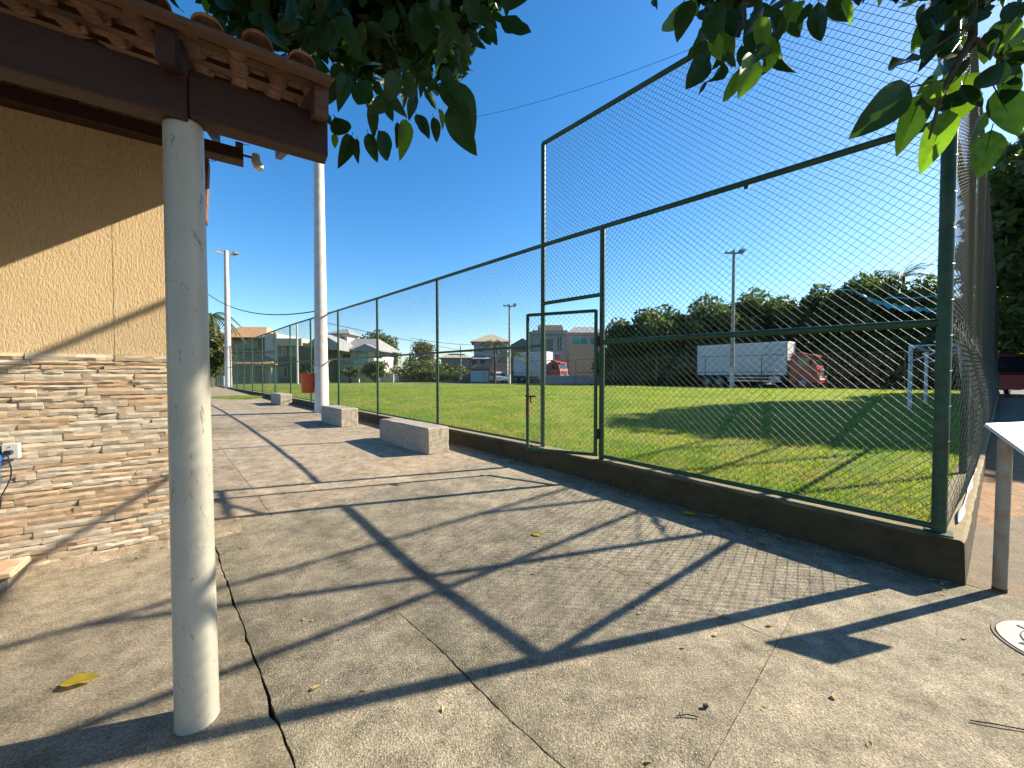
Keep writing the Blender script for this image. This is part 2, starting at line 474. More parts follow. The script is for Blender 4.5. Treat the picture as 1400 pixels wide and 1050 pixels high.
def slab_mesh(t0, t1, n0, n1, gap, seed, edge=.05):
    r = random.Random(seed)
    nt = max(2, int((t1 - t0) / edge)); nn = max(2, int((n1 - n0) / edge)); mb = MB()
    if nt * nn > 9000:
        k = math.sqrt(nt * nn / 9000); nt = int(nt / k); nn = int(nn / k)
    vs = []
    for i in range(nt + 1):
        for j in range(nn + 1):
            t = t0 + (t1 - t0) * i / nt; n = n0 + (n1 - n0) * j / nn
            jt = jn = 0; dz = 0
            if i in (0, nt):
                w = gap * (.25 + 1.1 * abs(mnoise.noise(Vector((n * 6, seed, 3.3))))+ .35 * r.random()); jt = w if i == 0 else -w; dz = -.003 * r.random()
            if j in (0, nn):
                w = gap * (.15 + 1.3 * abs(mnoise.noise(Vector((t * 6, seed, 1.3)))) + .9 * r.random() ** 3); jn = w if j == 0 else -w; dz = -.003 * r.random()
            wob = (.014 * mnoise.noise(Vector((t * 2, n * 3, 8))) + .007 * mnoise.noise(Vector((t * 12, n * 3, 2)))) if -4 < n < 4.2 else 0
            x, y = TN(t + jt, n + jn + wob)
            vs.append((x, y, g(y) + dz + .004 * mnoise.noise(Vector((x * .8, y * .8, 0)))))
    fs = []
    W = nn + 1
    for i in range(nt):
        for j in range(nn): fs.append((i * W + j, i * W + j + 1, (i + 1) * W + j + 1, (i + 1) * W + j))
    rim = [j for j in range(W)] + [i * W + nn for i in range(1, nt + 1)] + [nt * W + j for j in range(nn - 1, -1, -1)] + [i * W for i in range(nt - 1, 0, -1)]
    base = len(vs)
    for k in rim: vs.append((vs[k][0], vs[k][1], vs[k][2] - .06))
    L = len(rim)
    for k in range(L): fs.append((rim[k], rim[(k + 1) % L], base + (k + 1) % L, base + k))
    mb.add(vs, fs); return mb

walk = thing('walkway', 'concrete slab walkway beside the fence', 'walkway')
del walk['category']; del walk['label']; walk['kind'] = 'structure'
slabs = [
    (-3.5, 4.8, -4.5, .38, .012, m_slab_s),
    (-3.5, 2.4, .38, 1.15, .006, m_slab), (-3.5, .65, 1.15, 4.36, .002, m_slab), (.65, 2.4, 1.15, 2.65, .0035, m_slab),
    (2.4, 4.8, .38, 2.65, .0015, m_slab), (.65, 4.8, 2.65, 4.36, .002, m_slab),
]
tt = 4.8
k = 0
while tt < 46:
    t2 = min(tt + (2.9 if tt < 16 else 6), 46.5)
    slabs += [(tt, t2, -9 - k * .8, .9, .004, m_slab_f), (tt, t2, .9, 4.36, .004, m_slab_f)]
    tt = t2; k += 1
for i, s_ in enumerate(slabs):
    part('concrete_slab', slab_mesh(*s_[:5], i + 1, .045 if s_[0] < 5 else .12), s_[5], walk)
# joint bedding
mb = MB()
for i in range(60):
    pass
xs2 = np.linspace(-3.6, 47, 60); ns2 = np.linspace(-40, 4.4, 20)
vs = []
for t in xs2:
    for n in ns2:
        x, y = TN(t, n); vs.append((x, y, g(y) - .035))
W = len(ns2); fs = [(i * W + j, i * W + j + 1, (i + 1) * W + j + 1, (i + 1) * W + j) for i in range(len(xs2) - 1) for j in range(W - 1)]
o = part('path_bed', MB().add(vs, fs), m_soil, None, True); o['kind'] = 'structure'
# old pavement right of the corner
vs = []
ss = np.linspace(-.0, 34, 40); qs = np.linspace(-.12, -14, 18)
for s in ss:
    for q_ in qs:
        x = CX - .06 + V[0] * s - (-V[1]) * (-q_) * 1.0; y = CY - .02 + V[1] * s + V[0] * q_
        vs.append((x, y, g(y) - .004 - .002 + .006 * mnoise.noise(Vector((x, y, 0)))))
W = len(qs); fs = [(i * W + j, i * W + j + 1, (i + 1) * W + j + 1, (i + 1) * W + j) for i in range(len(ss) - 1) for j in range(W - 1)]
struct('side_pavement', MB().add(vs, fs), m_path, True)
# orange dirt drifted along the kerb
vs = []; fs = []
ss = np.linspace(1.6, 9, 70); qs = np.linspace(0, 1, 14)
for s in ss:
    wdt = (.1 + .9 * max(0, math.sin(math.pi * (s - 1.6) / 7.4)) ** .7) * 1.2 * (.55 + .35 * mnoise.noise(Vector((s * 1.3, 0, 4))) + .12 * mnoise.noise(Vector((s * 6, 0, 4))))
    for q_ in qs:
        q2 = -.14 - wdt * q_
        x = CX + V[0] * s + V[1] * -q2; y = CY + V[1] * s + V[0] * q2
        e = max(0, math.sin(math.pi * (s - 1.6) / 7.4)) ** .5
        vs.append((x, y, g(y) - .012 + e * (1 - q_) ** .7 * (.05 + .02 * mnoise.noise(Vector((x * 8, y * 8, 0))))))
W = len(qs); fs = [(i * W + j, i * W + j + 1, (i + 1) * W + j + 1, (i + 1) * W + j) for i in range(len(ss) - 1) for j in range(W - 1)]
struct('dirt_strip', MB().add(vs, fs), m_dirt, True)

# playing field: ruled sheet between the near fence and the far fence
NA, NB = (CX, CY), TN(50, NC)
FA, FB = (30.1, 23.9), (-34, 69)
def field(a, b):
    b2 = b
    x = (NA[0] * (1 - a) + NB[0] * a) * (1 - b2) + (FA[0] * (1 - a) + FB[0] * a) * b2
    y = (NA[1] * (1 - a) + NB[1] * a) * (1 - b2) + (FA[1] * (1 - a) + FB[1] * a) * b2
    return x, y
vs = []; na, nb = 120, 90
for i in range(na + 1):
    for j in range(nb + 1):
        x, y = field((i / na) ** 1.6, (j / nb) ** 1.8)
        vs.append((x, y, fz(y) + .012 * mnoise.noise(Vector((x * 1.2, y * 1.2, 0)))))
W = nb + 1
struct('grass_field', MB().add(vs, [(i * W + j, i * W + j + 1, (i + 1) * W + j + 1, (i + 1) * W + j) for i in range(na) for j in range(nb)]), m_turf, True)
# blades
N = 260000
a = rng.random(N * 3); b = rng.random(N * 3)
dist = 0.5 + 36 * rng.random(N * 3) ** 2.3
ang = np.radians(rng.uniform(-45, 57, N * 3)); x = np.sin(ang) * (3.2 + dist); y = np.cos(ang) * (3.2 + dist)
tco = (x - CX) * U[0] + (y - CY) * U[1]; nco = (x - CX) * NN[0] + (y - CY) * NN[1]
sq = (x - CX) * -V[1] + (y - CY) * V[0]
ok = (nco > .09) & (sq > .06) & (tco < 45)
x, y = x[ok][:N], y[ok][:N]; n_ = len(x)
d = np.hypot(x, y); h = rng.uniform(.018, .055, n_) * (1 + d * .012); wd = .0028 * (1 + d * .16)
th = rng.uniform(0, 2 * np.pi, n_); lean = rng.normal(0, .6, (n_, 2)) * h[:, None]
z = np.interp(y, FY, FZ) - .002
dx, dy = np.cos(th) * wd, np.sin(th) * wd
v0 = np.stack([x - dx, y - dy, z], 1); v1 = np.stack([x + dx, y + dy, z], 1); v2 = np.stack([x + lean[:, 0], y + lean[:, 1], z + h], 1)
vv = np.stack([v0, v1, v2], 1).reshape(-1, 3)
go = link('grass', np_mesh('grass', vv, np.arange(n_ * 3).reshape(-1, 3), m_blade, 3)); go['kind'] = 'stuff'
tag(go, 'short sunlit grass covering the playing field', 'grass')
# tufts of grass and weeds growing on the walkway further back
N2 = 5000
tx = rng.uniform(0, 1, (N2, 2)); cxy = np.array([P(322, 545, 20).x, 20.0])
x = cxy[0] + (tx[:, 0] - .5) * 3.0; y = cxy[1] + (tx[:, 1] - .5) * 1.6 + .25 * np.sin(x * 2)
h = rng.uniform(.04, .12, N2); th = rng.uniform(0, 6.28, N2); z = np.interp(y, GY, GZ)
dx, dy = np.cos(th) * .01, np.sin(th) * .01
vv = np.stack([np.stack([x - dx, y - dy, z], 1), np.stack([x + dx, y + dy, z], 1), np.stack([x + dx * 3, y + dy * 3, z + h], 1)], 1).reshape(-1, 3)
go = link('grass', np_mesh('grass', vv, np.arange(N2 * 3).reshape(-1, 3), m_blade, 3)); go['kind'] = 'stuff'
tag(go, 'small strip of grass growing across the far walkway', 'grass')

# ------------------------------------------------------------------ kerb walls
kerb = thing('kerb_wall', 'low mossy concrete kerb wall carrying the green mesh fence', 'kerb wall', (CX, CY, 0), math.atan2(U[1], U[0]))
def kerb_part(t0, t1, step=.15, chip=None):
    vs = []; n = max(2, int((t1 - t0) / step))
    for i in range(n + 1):
        t = t0 + (t1 - t0) * i / n
        x, y = CX + U[0] * t, CY + U[1] * t
        ct = ctop(max(t, 0)); gg = min(g(y), ct) - .12
        j = lambda s, a: a * mnoise.noise(Vector((t * 5, s, 0)))
        vs += [(t, .115 + j(1, .012), gg), (t, .108 + j(2, .015), ct * .5), (t, .098 + j(3, .012), ct - .018 + j(7, .012)), (t, .085 + j(3, .01), ct + j(4, .006)), (t, -.10, ct + j(5, .005)), (t, -.115, ct - .01), (t, -.115, gg)]
    W = 7; fs = [(i * W + k, i * W + k + 1, (i + 1) * W + k + 1, (i + 1) * W + k) for i in range(n) for k in range(W - 1)]
    fs += [tuple(range(W)), tuple(n * W + k for k in range(W))]
    return MB().add(vs, fs)
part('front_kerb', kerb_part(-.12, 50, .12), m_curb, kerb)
# side kerb
vs = []
n = 200
rot = math.atan2(V[1], V[0]) - math.atan2(U[1], U[0])
for i in range(n + 1):
    s = -.10 + 36 * (i / n) ** 1.3
    y = CY + V[1] * s; gg = -.1; ct = .322 + .006 * s
    for off, zz in ((-.15, gg), (-.14, ct - .015), (-.12, ct), (.07, ct), (.07, gg)):
        off += .012 * mnoise.noise(Vector((s * 4, off, 2))) if zz != gg else 0
        vs.append((s * math.cos(rot) - off * math.sin(rot), s * math.sin(rot) + off * math.cos(rot), zz + (.008 * mnoise.noise(Vector((s * 5, off * 9, 2))) if zz != gg else 0)))
fs = [(i * 5 + k, i * 5 + k + 1, (i + 1) * 5 + k + 1, (i + 1) * 5 + k) for i in range(n) for k in range(4)] + [(0, 1, 2, 3, 4), tuple(n * 5 + k for k in range(5))]
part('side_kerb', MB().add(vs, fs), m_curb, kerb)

# ------------------------------------------------------------------ chain link fences
def wire_panel(x0, x1, z0f, z1f, pitch, r, disp, hole=None, seg=.28):
    """two families of diagonal wires clipped between x0..x1 and z0f(x)..z1f(x); disp(x,z) bulges the net"""
    V_, F_ = [], []
    za = min(z0f(x0), z0f(x1)); zb = max(z1f(x0), z1f(x1)); H = zb - za; Wd = x1 - x0
    nb = 0
    for s in (1, -1):
        c = -H if s == 1 else 0
        kk = 0
        while True:
            off = c + kk * pitch; kk += 1
            lim = Wd if s == 1 else Wd + H
            if off > lim: break
            # x = x0 + off + s*(z-za)
            ts = np.linspace(0, H, max(2, int(H / seg) + 1))
            zmin, zmax = 0, H
            # clip x
            if s == 1: zmin = max(zmin, -off); zmax = min(zmax, Wd - off)
            else: zmin = max(zmin, off - Wd); zmax = min(zmax, off)
            if zmax - zmin < .01: continue
            nseg = max(1, int((zmax - zmin) / seg))
            zs = np.linspace(zmin, zmax, nseg + 1); xx = x0 + off + s * zs; zz = za + zs
            lo = np.array([z0f(q) for q in xx]); hi = np.array([z1f(q) for q in xx]); zz = np.clip(zz, lo, hi)
            yy = np.array([disp(q, w) for q, w in zip(xx, zz)]) + s * r * .9
            for i in range(nseg + 1):
                for ax, az in ((0, r), (r * .87, -r * .5), (-r * .87, -r * .5)):
                    V_.append((xx[i] - s * az * .7, yy[i] + ax, zz[i] + az * .7))
            for i in range(nseg):
                for q in range(3): F_.append((nb + i * 3 + q, nb + i * 3 + (q + 1) % 3, nb + i * 3 + 3 + (q + 1) % 3, nb + i * 3 + 3 + q))
            nb += (nseg + 1) * 3
    return np.array(V_), np.array(F_)
def add_wires(parent, mat, *a, **k):
    v, f = wire_panel(*a, **k)
    o = link('wire_mesh', np_mesh('wire_mesh', v, f, mat, 4), parent); o['kind'] = 'stuff'; return o

fence = thing('tall_mesh_fence', 'long green chain link fence with a raised tall section at its near corner', 'fence', (CX, CY, 0), math.atan2(U[1], U[0]))
POSTS = [0, 3.08, 4.16] + [4.2 + 3.0 * k for k in range(1, 16)]
def zt(t): return float(np.interp(t, [0, 4.2, 10.2, 19.2, 37, 50], [3.48, 3.55, 3.6, 3.72, 3.74, 3.76]))
def zm(t): return float(np.interp(t, [0, 4.2, 10.2, 19.2, 37, 50], [1.95, 2.0, 2.03, 2.1, 2.1, 2.12]))
TOP = 5.09
def pipe(z0, z1, x, r, y=0, n=14): return MB().tube([(x, y, z0), (x, y, z1)], r, n)
def seg_pipe(x0, z0, x1, z1, r, y=0, n=12): return MB().tube([(x0, y, z0), (x1, y, z1)], r, n)
for i, t in enumerate(POSTS):
    top = TOP if t in (0, 4.16) else zt(t)
    rr = .044 if t == 0 else (.036 if t < 5 else .031)
    o = part('post', pipe(ctop(t) - .02, top, t, rr), m_greenpipe, fence, True)
    if t == 0: o['label'] = 'thick corner post'
part('rail', seg_pipe(0, TOP, 4.16, TOP + .01, .031), m_greenpipe, fence, True)
ends = [0, 4.16] + POSTS[3:]
for a_, b_ in zip(ends[:-1], ends[1:]):
    part('rail', seg_pipe(a_, zt(a_), b_, zt(b_), .030), m_greenpipe, fence, True)
for a_, b_ in [(0, 3.08)] + list(zip([4.16] + POSTS[3:-1], POSTS[3:])):
    part('rail', seg_pipe(a_, zm(a_), b_, zm(b_), .031 if a_ < 1 else .022), m_greenpipe, fence, True)
    part('rail', seg_pipe(a_, ctop(a_) + .045, b_, ctop(b_) + .045, .026 if a_ < 1 else .02), m_greenpipe, fence, True)
part('rail', seg_pipe(3.08, 2.63, 4.16, 2.65, .028), m_greenpipe, fence, True)
# base plate and hook
part('base_plate', MB().box(-.075, .075, -.07, .085, .318, .332), m_greenpipe, fence)
part('hook', MB().box(1.34, 1.38, .02, .04, zt(1.36) - .075, zt(1.36) - .02), m_greenpipe, fence)
def d_front(x, z): return -.03 + .012 * math.sin(x * 2.1 + z * 1.3) + .010 * mnoise.noise(Vector((x * 1.4, z * 1.4, 5)))
PT = .074
add_wires(fence, m_wire, 0.0, 3.08, lambda x: ctop(x) + .03, lambda x: zt(x), PT, .0024, d_front)
add_wires(fence, m_wire, 0.0, 4.16, lambda x: zt(x), lambda x: TOP, PT, .0024, d_front)
add_wires(fence, m_wire, 3.08, 4.16, lambda x: 2.64, lambda x: zt(x), PT, .0024, d_front)
for a_, b_ in zip([4.16] + POSTS[3:-1], POSTS[3:]):
    if a_ < 22:
        add_wires(fence, m_wire, a_, b_, lambda x: ctop(x) + .03, lambda x: zt(x), PT, .0018, d_front, seg=.8)
    else:
        add_wires(fence, m_wire, a_, b_, lambda x: ctop(x) + .03, lambda x: zt(x), PT * 1.6, .0026, d_front, seg=2)
# wire ties along the near posts
mb = MB()
for t in (0,):
    for k_ in range(17):
        z = .5 + k_ * .27
        mb.tube([(t + .046 * math.cos(a2), .046 * math.sin(a2), z + .004 * math.sin(a2 * 2)) for a2 in np.linspace(0, 2 * math.pi, 9)], .0028, 4, False)
o = part('wire_tie', mb, m_wireg, fence); o['kind'] = 'stuff'

# gate, hinged on the post at t = 3.08 and standing slightly open towards the walkway
hx, hy = CX + U[0] * 3.13, CY + U[1] * 3.13
gate = thing('mesh_gate', 'green chain link gate hanging slightly open in the fence', 'gate', (hx, hy, 0), math.atan2(.43, -.90) + .03)
gw, gz0, gz1 = 1.02, .44, 2.42
part('gate_stile', pipe(gz0, gz1, .03, .024, .06), m_greenpipe, gate, True)
part('gate_stile', pipe(gz0, gz1, gw, .024, .06), m_greenpipe, gate, True, label='latch stile with bare rusty patches')
part('gate_rail', seg_pipe(.03, gz1 - .01, gw, gz1 - .01, .023, .06), m_greenpipe, gate, True)
part('gate_rail', seg_pipe(.03, gz0 + .02, gw, gz0 + .02, .023, .06), m_greenpipe, gate, True)
add_wires(gate, m_wire, .03, gw, lambda x: gz0, lambda x: gz1, PT, .0021, lambda x, z: .05 + .006 * math.sin(3 * x + z))
for z in (.74, 2.0):
    part('hinge', MB().tube([(.0, .03, z - .07), (.0, .03, z + .07)], .017, 10).box(-.0, .045, .02, .075, z - .02, z + .02), m_rust, gate, True)
part('latch', MB().box(gw - .13, gw + .03, .045, .085, 1.22, 1.245).tube([(gw - .06, .09, 1.14), (gw - .06, .09, 1.22)], .012, 8), m_rust, gate)
part('rust_sleeve', MB().tube([(gw, .06, .95), (gw, .06, 1.2)], .026, 12), m_rust, gate, True)

# side fence, bulging outwards
sf = thing('side_mesh_fence', 'chain link fence running back from the corner post with bulging lower net', 'fence', (CX, CY, 0), math.atan2(V[1], V[0]))
SP_ = [2.85 * k_ for k_ in range(1, 12)]
for s in SP_: part('post', pipe(.32, TOP, s, .036), m_greenpipe, sf, True)
sp2 = [0] + SP_
for a_, b_ in zip(sp2[:-1], sp2[1:]):
    for z, r_ in ((TOP, .03), (3.48, .03), (1.95, .03)):
        part('rail', seg_pipe(a_, z, b_, z, r_), m_greenpipe, sf, True)
def d_side(x, z):
    f = math.sin(math.pi * min(max((x % 2.85) / 2.85, 0), 1)) ** .6
    if z < 1.95: return -.035 - .14 * f * math.sin(math.pi * max(0, min(1, (z - .33) / 1.62)) ** .8)
    return -.035 - .012 * f
for i, (a_, b_) in enumerate(zip(sp2[:-1], sp2[1:])):
    add_wires(sf, m_wiresd, a_, b_, lambda x: .335, lambda x: TOP, PT * 1.15, .0015, d_side, seg=.14 if i < 4 else .5)
# whitish rolled cloth tucked at the foot of the side net
cl = MB()
pts = [(s, -.085, .345) for s in np.linspace(.35, 3.2, 26)]
cl.tube(pts, [.004 + .016 * max(0, math.sin(i * .55)) for i in range(26)], 8)
o = part('rolled_cloth', cl, m_white, None, True); o.location = (CX, CY, 0); o.rotation_euler = (0, 0, math.atan2(V[1], V[0])); tag(o, 'thin white cloth strip lying along the foot of the side net', 'cloth')

# far fence
def far_fence(A, B, n, label, h=2.7):
    dx, dy = B[0] - A[0], B[1] - A[1]; L = math.hypot(dx, dy)
    f = thing('far_mesh_fence', label, 'fence', (A[0], A[1], 0), math.atan2(dy, dx))
    for k_ in range(n + 1):
        s = L * k_ / n; y = A[1] + dy * k_ / n; b0 = fz(y) - .05
        part('post', pipe(b0, b0 + h, s, .035, n=8), m_greenpipe, f, True)
        if k_ < n:
            s2 = L * (k_ + 1) / n; y2 = A[1] + dy * (k_ + 1) / n; b1 = fz(y2)
            for zz in (h, h * .5, .12):
                part('rail', seg_pipe(s, b0 + zz, s2, b1 + zz - .03, .022, n=8), m_greenpipe, f, True)
            add_wires(f, m_wireg, s, s2, lambda x: .45, lambda x: .4 + h, .22, .0014, lambda x, z: 0, seg=4)
    return f
far_fence(FA, (0, FA[1] + (FB[1] - FA[1]) * 30.1 / 64.1), 9, 'distant mesh fence along the far touchline in front of the big trees')
far_fence((0, FA[1] + (FB[1] - FA[1]) * 30.1 / 64.1), FB, 10, 'distant mesh fence along the far touchline in front of the houses')
far_fence(NB, FB, 8, 'distant mesh fence closing the left end of the field')

# ------------------------------------------------------------------ goal
goal = thing('football_goal', 'white tubular football goal standing on the grass', 'goal')
g1 = P(1243, 565, 12.5); g2 = P(1265, 556, 15.2)
g1.z = fz(g1.y); g2.z = fz(g2.y)
GH = 2.05
dv = Vector((-V[1], V[0], 0))      # towards the field
for a_ in (g1, g2):
    part('goal_post', MB().tube([a_, a_ + Vector((0, 0, GH))], .055, 12), m_white, goal, True)
    back = a_ - dv * 1.0
    part('goal_stay', MB().tube([a_ + Vector((0, 0, GH)), back + Vector((0, 0, GH))], .03, 8), m_white, goal, True)
    part('goal_stay', MB().tube([a_ + Vector((0, 0, GH - .5)), back + Vector((0, 0, GH))], .025, 8), m_white, goal, True)
    part('goal_stay', MB().tube([back + Vector((0, 0, GH)), back + Vector((0, 0, 0)) - dv * .2], .03, 8), m_white, goal, True)
part('crossbar', MB().tube([g1 + Vector((0, 0, GH)), g2 + Vector((0, 0, GH))], .055, 12), m_white, goal, True)
part('crossbar', MB().tube([g1 - dv + Vector((0, 0, GH)), g2 - dv + Vector((0, 0, GH))], .03, 8), m_white, goal, True, label='thinner rear bar')

# torn blue netting hanging behind the mesh
mb = MB(); n = 26
pa, pb = P(1165, 398, 6.5), P(1292, 424, 4.6)
vs = []
for i in range(n + 1):
    f = i / n; c = pa.lerp(pb, f) + Vector((0, 0, -.10 * math.sin(math.pi * f) + .012 * math.sin(i * 1.9)))
    w = .012 + .045 * math.sin(math.pi * f) * (.6 + .4 * math.sin(i * 2.3))
    vs += [c + Vector((0, 0, w)), c + Vector((.02, .03 * math.sin(i), 0)), c - Vector((0, .02, w))]
mb.add(vs, [(i * 3 + k, i * 3 + k + 1, i * 3 + 4 + k, i * 3 + 3 + k) for i in range(n) for k in range(2)])
for a2, b2 in (((1210, 408, 6), (1292, 405, 4.6)), ((1165, 398, 6.5), (1120, 393, 7.2))):
    mb.tube([P(*a2).lerp(P(*b2), f) + Vector((0, 0, .012 * math.sin(f * 9))) for f in np.linspace(0, 1, 8)], .008, 5)
o = part('torn_netting', mb, m_tarp, None, True); tag(o, 'torn strip of bright blue netting strung behind the mesh near the corner', 'netting')

# ------------------------------------------------------------------ benches
def bench(px, py, Y, L, label, seed):
    r = random.Random(seed)
    b0 = P(px, py, Y); x, y = b0.x, b0.y
    t = thing('concrete_bench', label, 'bench', (x, y, g(y) - .01), math.atan2(U[1], U[0]), 'concrete block benches')
    W, H = .44, .47
    nx, ny, nz = 16, 6, 6
    mb = MB().bbox(0, L, -W, 0, 0, H, .022)
    me = mb.mesh('block', m_bench)
    import bmesh
    bm = bmesh.new(); bm.from_mesh(me)
    bmesh.ops.subdivide_edges(bm, edges=bm.edges[:], cuts=5, use_grid_fill=True)
    for v in bm.verts:
        q = v.co * 9 + Vector((seed * 7, 0, 0)); a3 = .014
        v.co += Vector((mnoise.noise(q) * a3, mnoise.noise(q + Vector((9, 0, 0))) * a3, mnoise.noise(q + Vector((0, 9, 0))) * a3 * .6))
    bm.to_mesh(me); bm.free()
    link('block', me, t)
bench(585, 620, 6.62, 1.95, 'nearest and longest grey concrete block bench beside the kerb', 1)
bench(466, 584, 9.6, 1.55, 'middle concrete block bench, right in front of the white pole', 2)
bench(383, 557, 15.6, 1.7, 'farthest concrete block bench, beyond the orange bin', 3)

# ------------------------------------------------------------------ poles, bin, cables
def pole(x, y, z0, h, r0, r1, label, mat, arms=True, white=0, rotz=0.3):
    t = thing('utility_pole', label, 'pole', (x, y, z0), rotz)
    part('shaft', MB().tube([(0, 0, -.1), (0, 0, h * .33), (0, 0, h * .66), (0, 0, h)], [r0, r0 + (r1 - r0) * .33, r0 + (r1 - r0) * .66, r1], 20), mat, t, True)
    if white: part('white_band', MB().tube([(0, 0, .0), (0, 0, white)], r0 + .006, 20, r1=r0 - (r0 - r1) * white / h + .006), m_white, t, True)
    if arms:
        part('cross_arm', MB().box(-.75, .75, -.06, .06, h - .30, h - .18), m_polegrey, t)
        for sx in (-.62, -.2, .55):
            part('insulator', MB().tube([(sx, 0, h - .18), (sx, 0, h - .12), (sx, 0, h - .02)], [.05, .08, .03], 8), m_chrome, t, True)
        part('flood_lamp', MB().bbox(.45, .85, -.22, .12, h - .14, h + .08, .03), m_chrome, t)
    return t
pm = P(440, 562, 13.0)
pole(pm.x, pm.y, g(13), 11.5, .22, .13, 'thick white concrete pole beside the middle bench', m_polewhite, True, 1.55)
pf = P(312.5, 531, 31)
pole(pf.x, pf.y, g(31), 11.0, .25, .14, 'white pole at the far end of the walkway', m_polewhite, True, 2.2, 0.9)
pole(18.3, 32.0, .4, 11.4, .17, .10, 'tall grey lamp pole standing in front of the white box truck', m_polegrey, True, 1.7, 0.0)
pole(-.3, 45.3, .4, 9.4, .15, .10, 'slim grey pole on the far touchline near the palms', m_polegrey, True, 1.2)
p5 = P(630, 520, 62); pole(p5.x, 62, .4, 5.8, .12, .09, 'thin distant pole in front of the pink house', m_polegrey, False)
p5 = P(407, 525, 46); pole(p5.x, 46, .4, 7.2, .13, .1, 'slim white pole in front of the dark stone house', m_polewhite, False)
p5 = P(377, 525, 44)

bt = thing('litter_bin', 'orange plastic litter bin hung on the thick white pole', 'litter bin', (pm.x - .40, pm.y - .12, .93))
prof = [(.17, 0), (.195, .04), (.215, .35), (.225, .60), (.235, .62), (.235, .66)]
mb = MB(); vs = []
for r_, z in prof:
    for k_ in range(20):
        a2 = 2 * math.pi * k_ / 20; vs.append((r_ * math.cos(a2), r_ * .8 * math.sin(a2), z))
fs = [(i * 20 + k_, i * 20 + (k_ + 1) % 20, (i + 1) * 20 + (k_ + 1) % 20, (i + 1) * 20 + k_) for i in range(5) for k_ in range(20)] + [tuple(range(20))]
mb.add(vs, fs); part('bucket', mb, m_orange, bt, True)
part('bracket', MB().box(.16, .36, -.03, .03, .4, .46).box(.16, .36, -.03, .03, .12, .17), m_polegrey, bt)

def cable(name, p0, p1, sag, r, label, n=24, mat=None):
    pts = []
    for i in range(n + 1):
        f = i / n; q = Vector(p0).lerp(Vector(p1), f); q.z -= sag * 4 * f * (1 - f); pts.append(q)
    o = part(name, MB().tube(pts, r, 5), mat or m_black, None, True); tag(o, label, 'cable')
cable('overhead_cable', P(240, 352, 31), P(440, 424, 13.0), 1.6, .022, 'sagging dark cable between the far pole and the thick white pole')
cable('overhead_cable', P(440, 440, 13.0), P(760, 492, 44), .4, .012, 'thin cable running from the thick white pole across the field')
cable('overhead_cable', P(650, 160, 8), P(1010, 40, 5.5), .12, .0035, 'hair thin line crossing the sky above the tall section')
cable('overhead_cable', P(560, 462, 58), P(720, 470, 58), .6, .03, 'low service cable in front of the pale distant houses')

# ------------------------------------------------------------------ house on the left
PX, PY = -3.12, 3.44
HR = math.atan2(.562, .827)
house = thing('stucco_house', 'yellow stucco house with stone cladding and a tiled porch roof on a round column', 'house', (PX, PY, 0), HR)
part('wall', MB().box(-6, .10, 0, .18, -.1, 3.95).box(-.08, .10, .18, .6, -.1, 3.7), m_stucco, house)
part('pilaster', MB().box(-.30, -.15, -.0015, .0, 1.722, 3.56), m_stucco, house)
part('mortar_bed', MB().box(-6, .103, -.004, -.0, -.05, 1.70), m_mortar, house)
# ledger stones
stone_meshes = {}
rs = random.Random(11)
z = .015; nst = 0; stf = MB()
while z < 1.70:
    hrow = rs.choice([.034, .042, .05, .056, .06]); hrow = min(hrow, 1.722 - z)
    if hrow < .02: break
    x = -4.2 - rs.random() * .3
    while x < .10:
        w = rs.choice([.12, .18, .24, .3, .36, .44]) * rs.uniform(.85, 1.15); x2 = min(x + w, .112)
        if x2 - x < .03: break
        dep = rs.uniform(.010, .019); dz = rs.uniform(-.004, .004)
        if x2 < -1.75:
            stf.bbox(x + .001, x2 - .001, -dep, .002, z + .001, z + hrow - .0015, .005, .002, rs)
        else:
            mb = MB(); ns = max(2, int((x2 - x) / .05)); vs = []
            L_ = x2 - x - .003; H_ = hrow - .003
            sd = rs.random() * 50
            # uneven split face: grid of front points
            nz_ = 2
            for i in range(ns + 1):
                for j in range(nz_ + 1):
                    ed = (i in (0, ns)) or (j in (0, nz_))
                    yy = -dep - .010 * mnoise.noise(Vector((i * .9 + sd, j * 1.3, 0))) + (.006 if ed else 0)
                    zz = H_ * j / nz_ + (.006 * mnoise.noise(Vector((i * .8, sd, 7))) if j == 1 else .0025 * mnoise.noise(Vector((i * 1.1, sd + j, 3))))
                    vs.append((L_ * i / ns, yy, zz))
            W = nz_ + 1; fs = [(i * W + j, (i + 1) * W + j, (i + 1) * W + j + 1, i * W + j + 1) for i in range(ns) for j in range(nz_)]
            rim = [i * W for i in range(ns + 1)] + [ns * W + j for j in range(1, W)] + [i * W + nz_ for i in range(ns - 1, -1, -1)] + [j for j in range(nz_ - 1, 0, -1)]
            b0 = len(vs)
            for k_ in rim: vs.append((vs[k_][0], .002, vs[k_][2]))
            Lr = len(rim)
            for k_ in range(Lr): fs.append((rim[k_], rim[(k_ + 1) % Lr], b0 + (k_ + 1) % Lr, b0 + k_))
            mb.add(vs, fs)
            o = link('stone', mb.mesh('stone', m_stone), house, (x, 0, z + dz)); nst += 1
        x = x2
    z += hrow
o = part('stone_cladding', stf, m_stone, house); o['kind'] = 'stuff'
print('stones', nst)
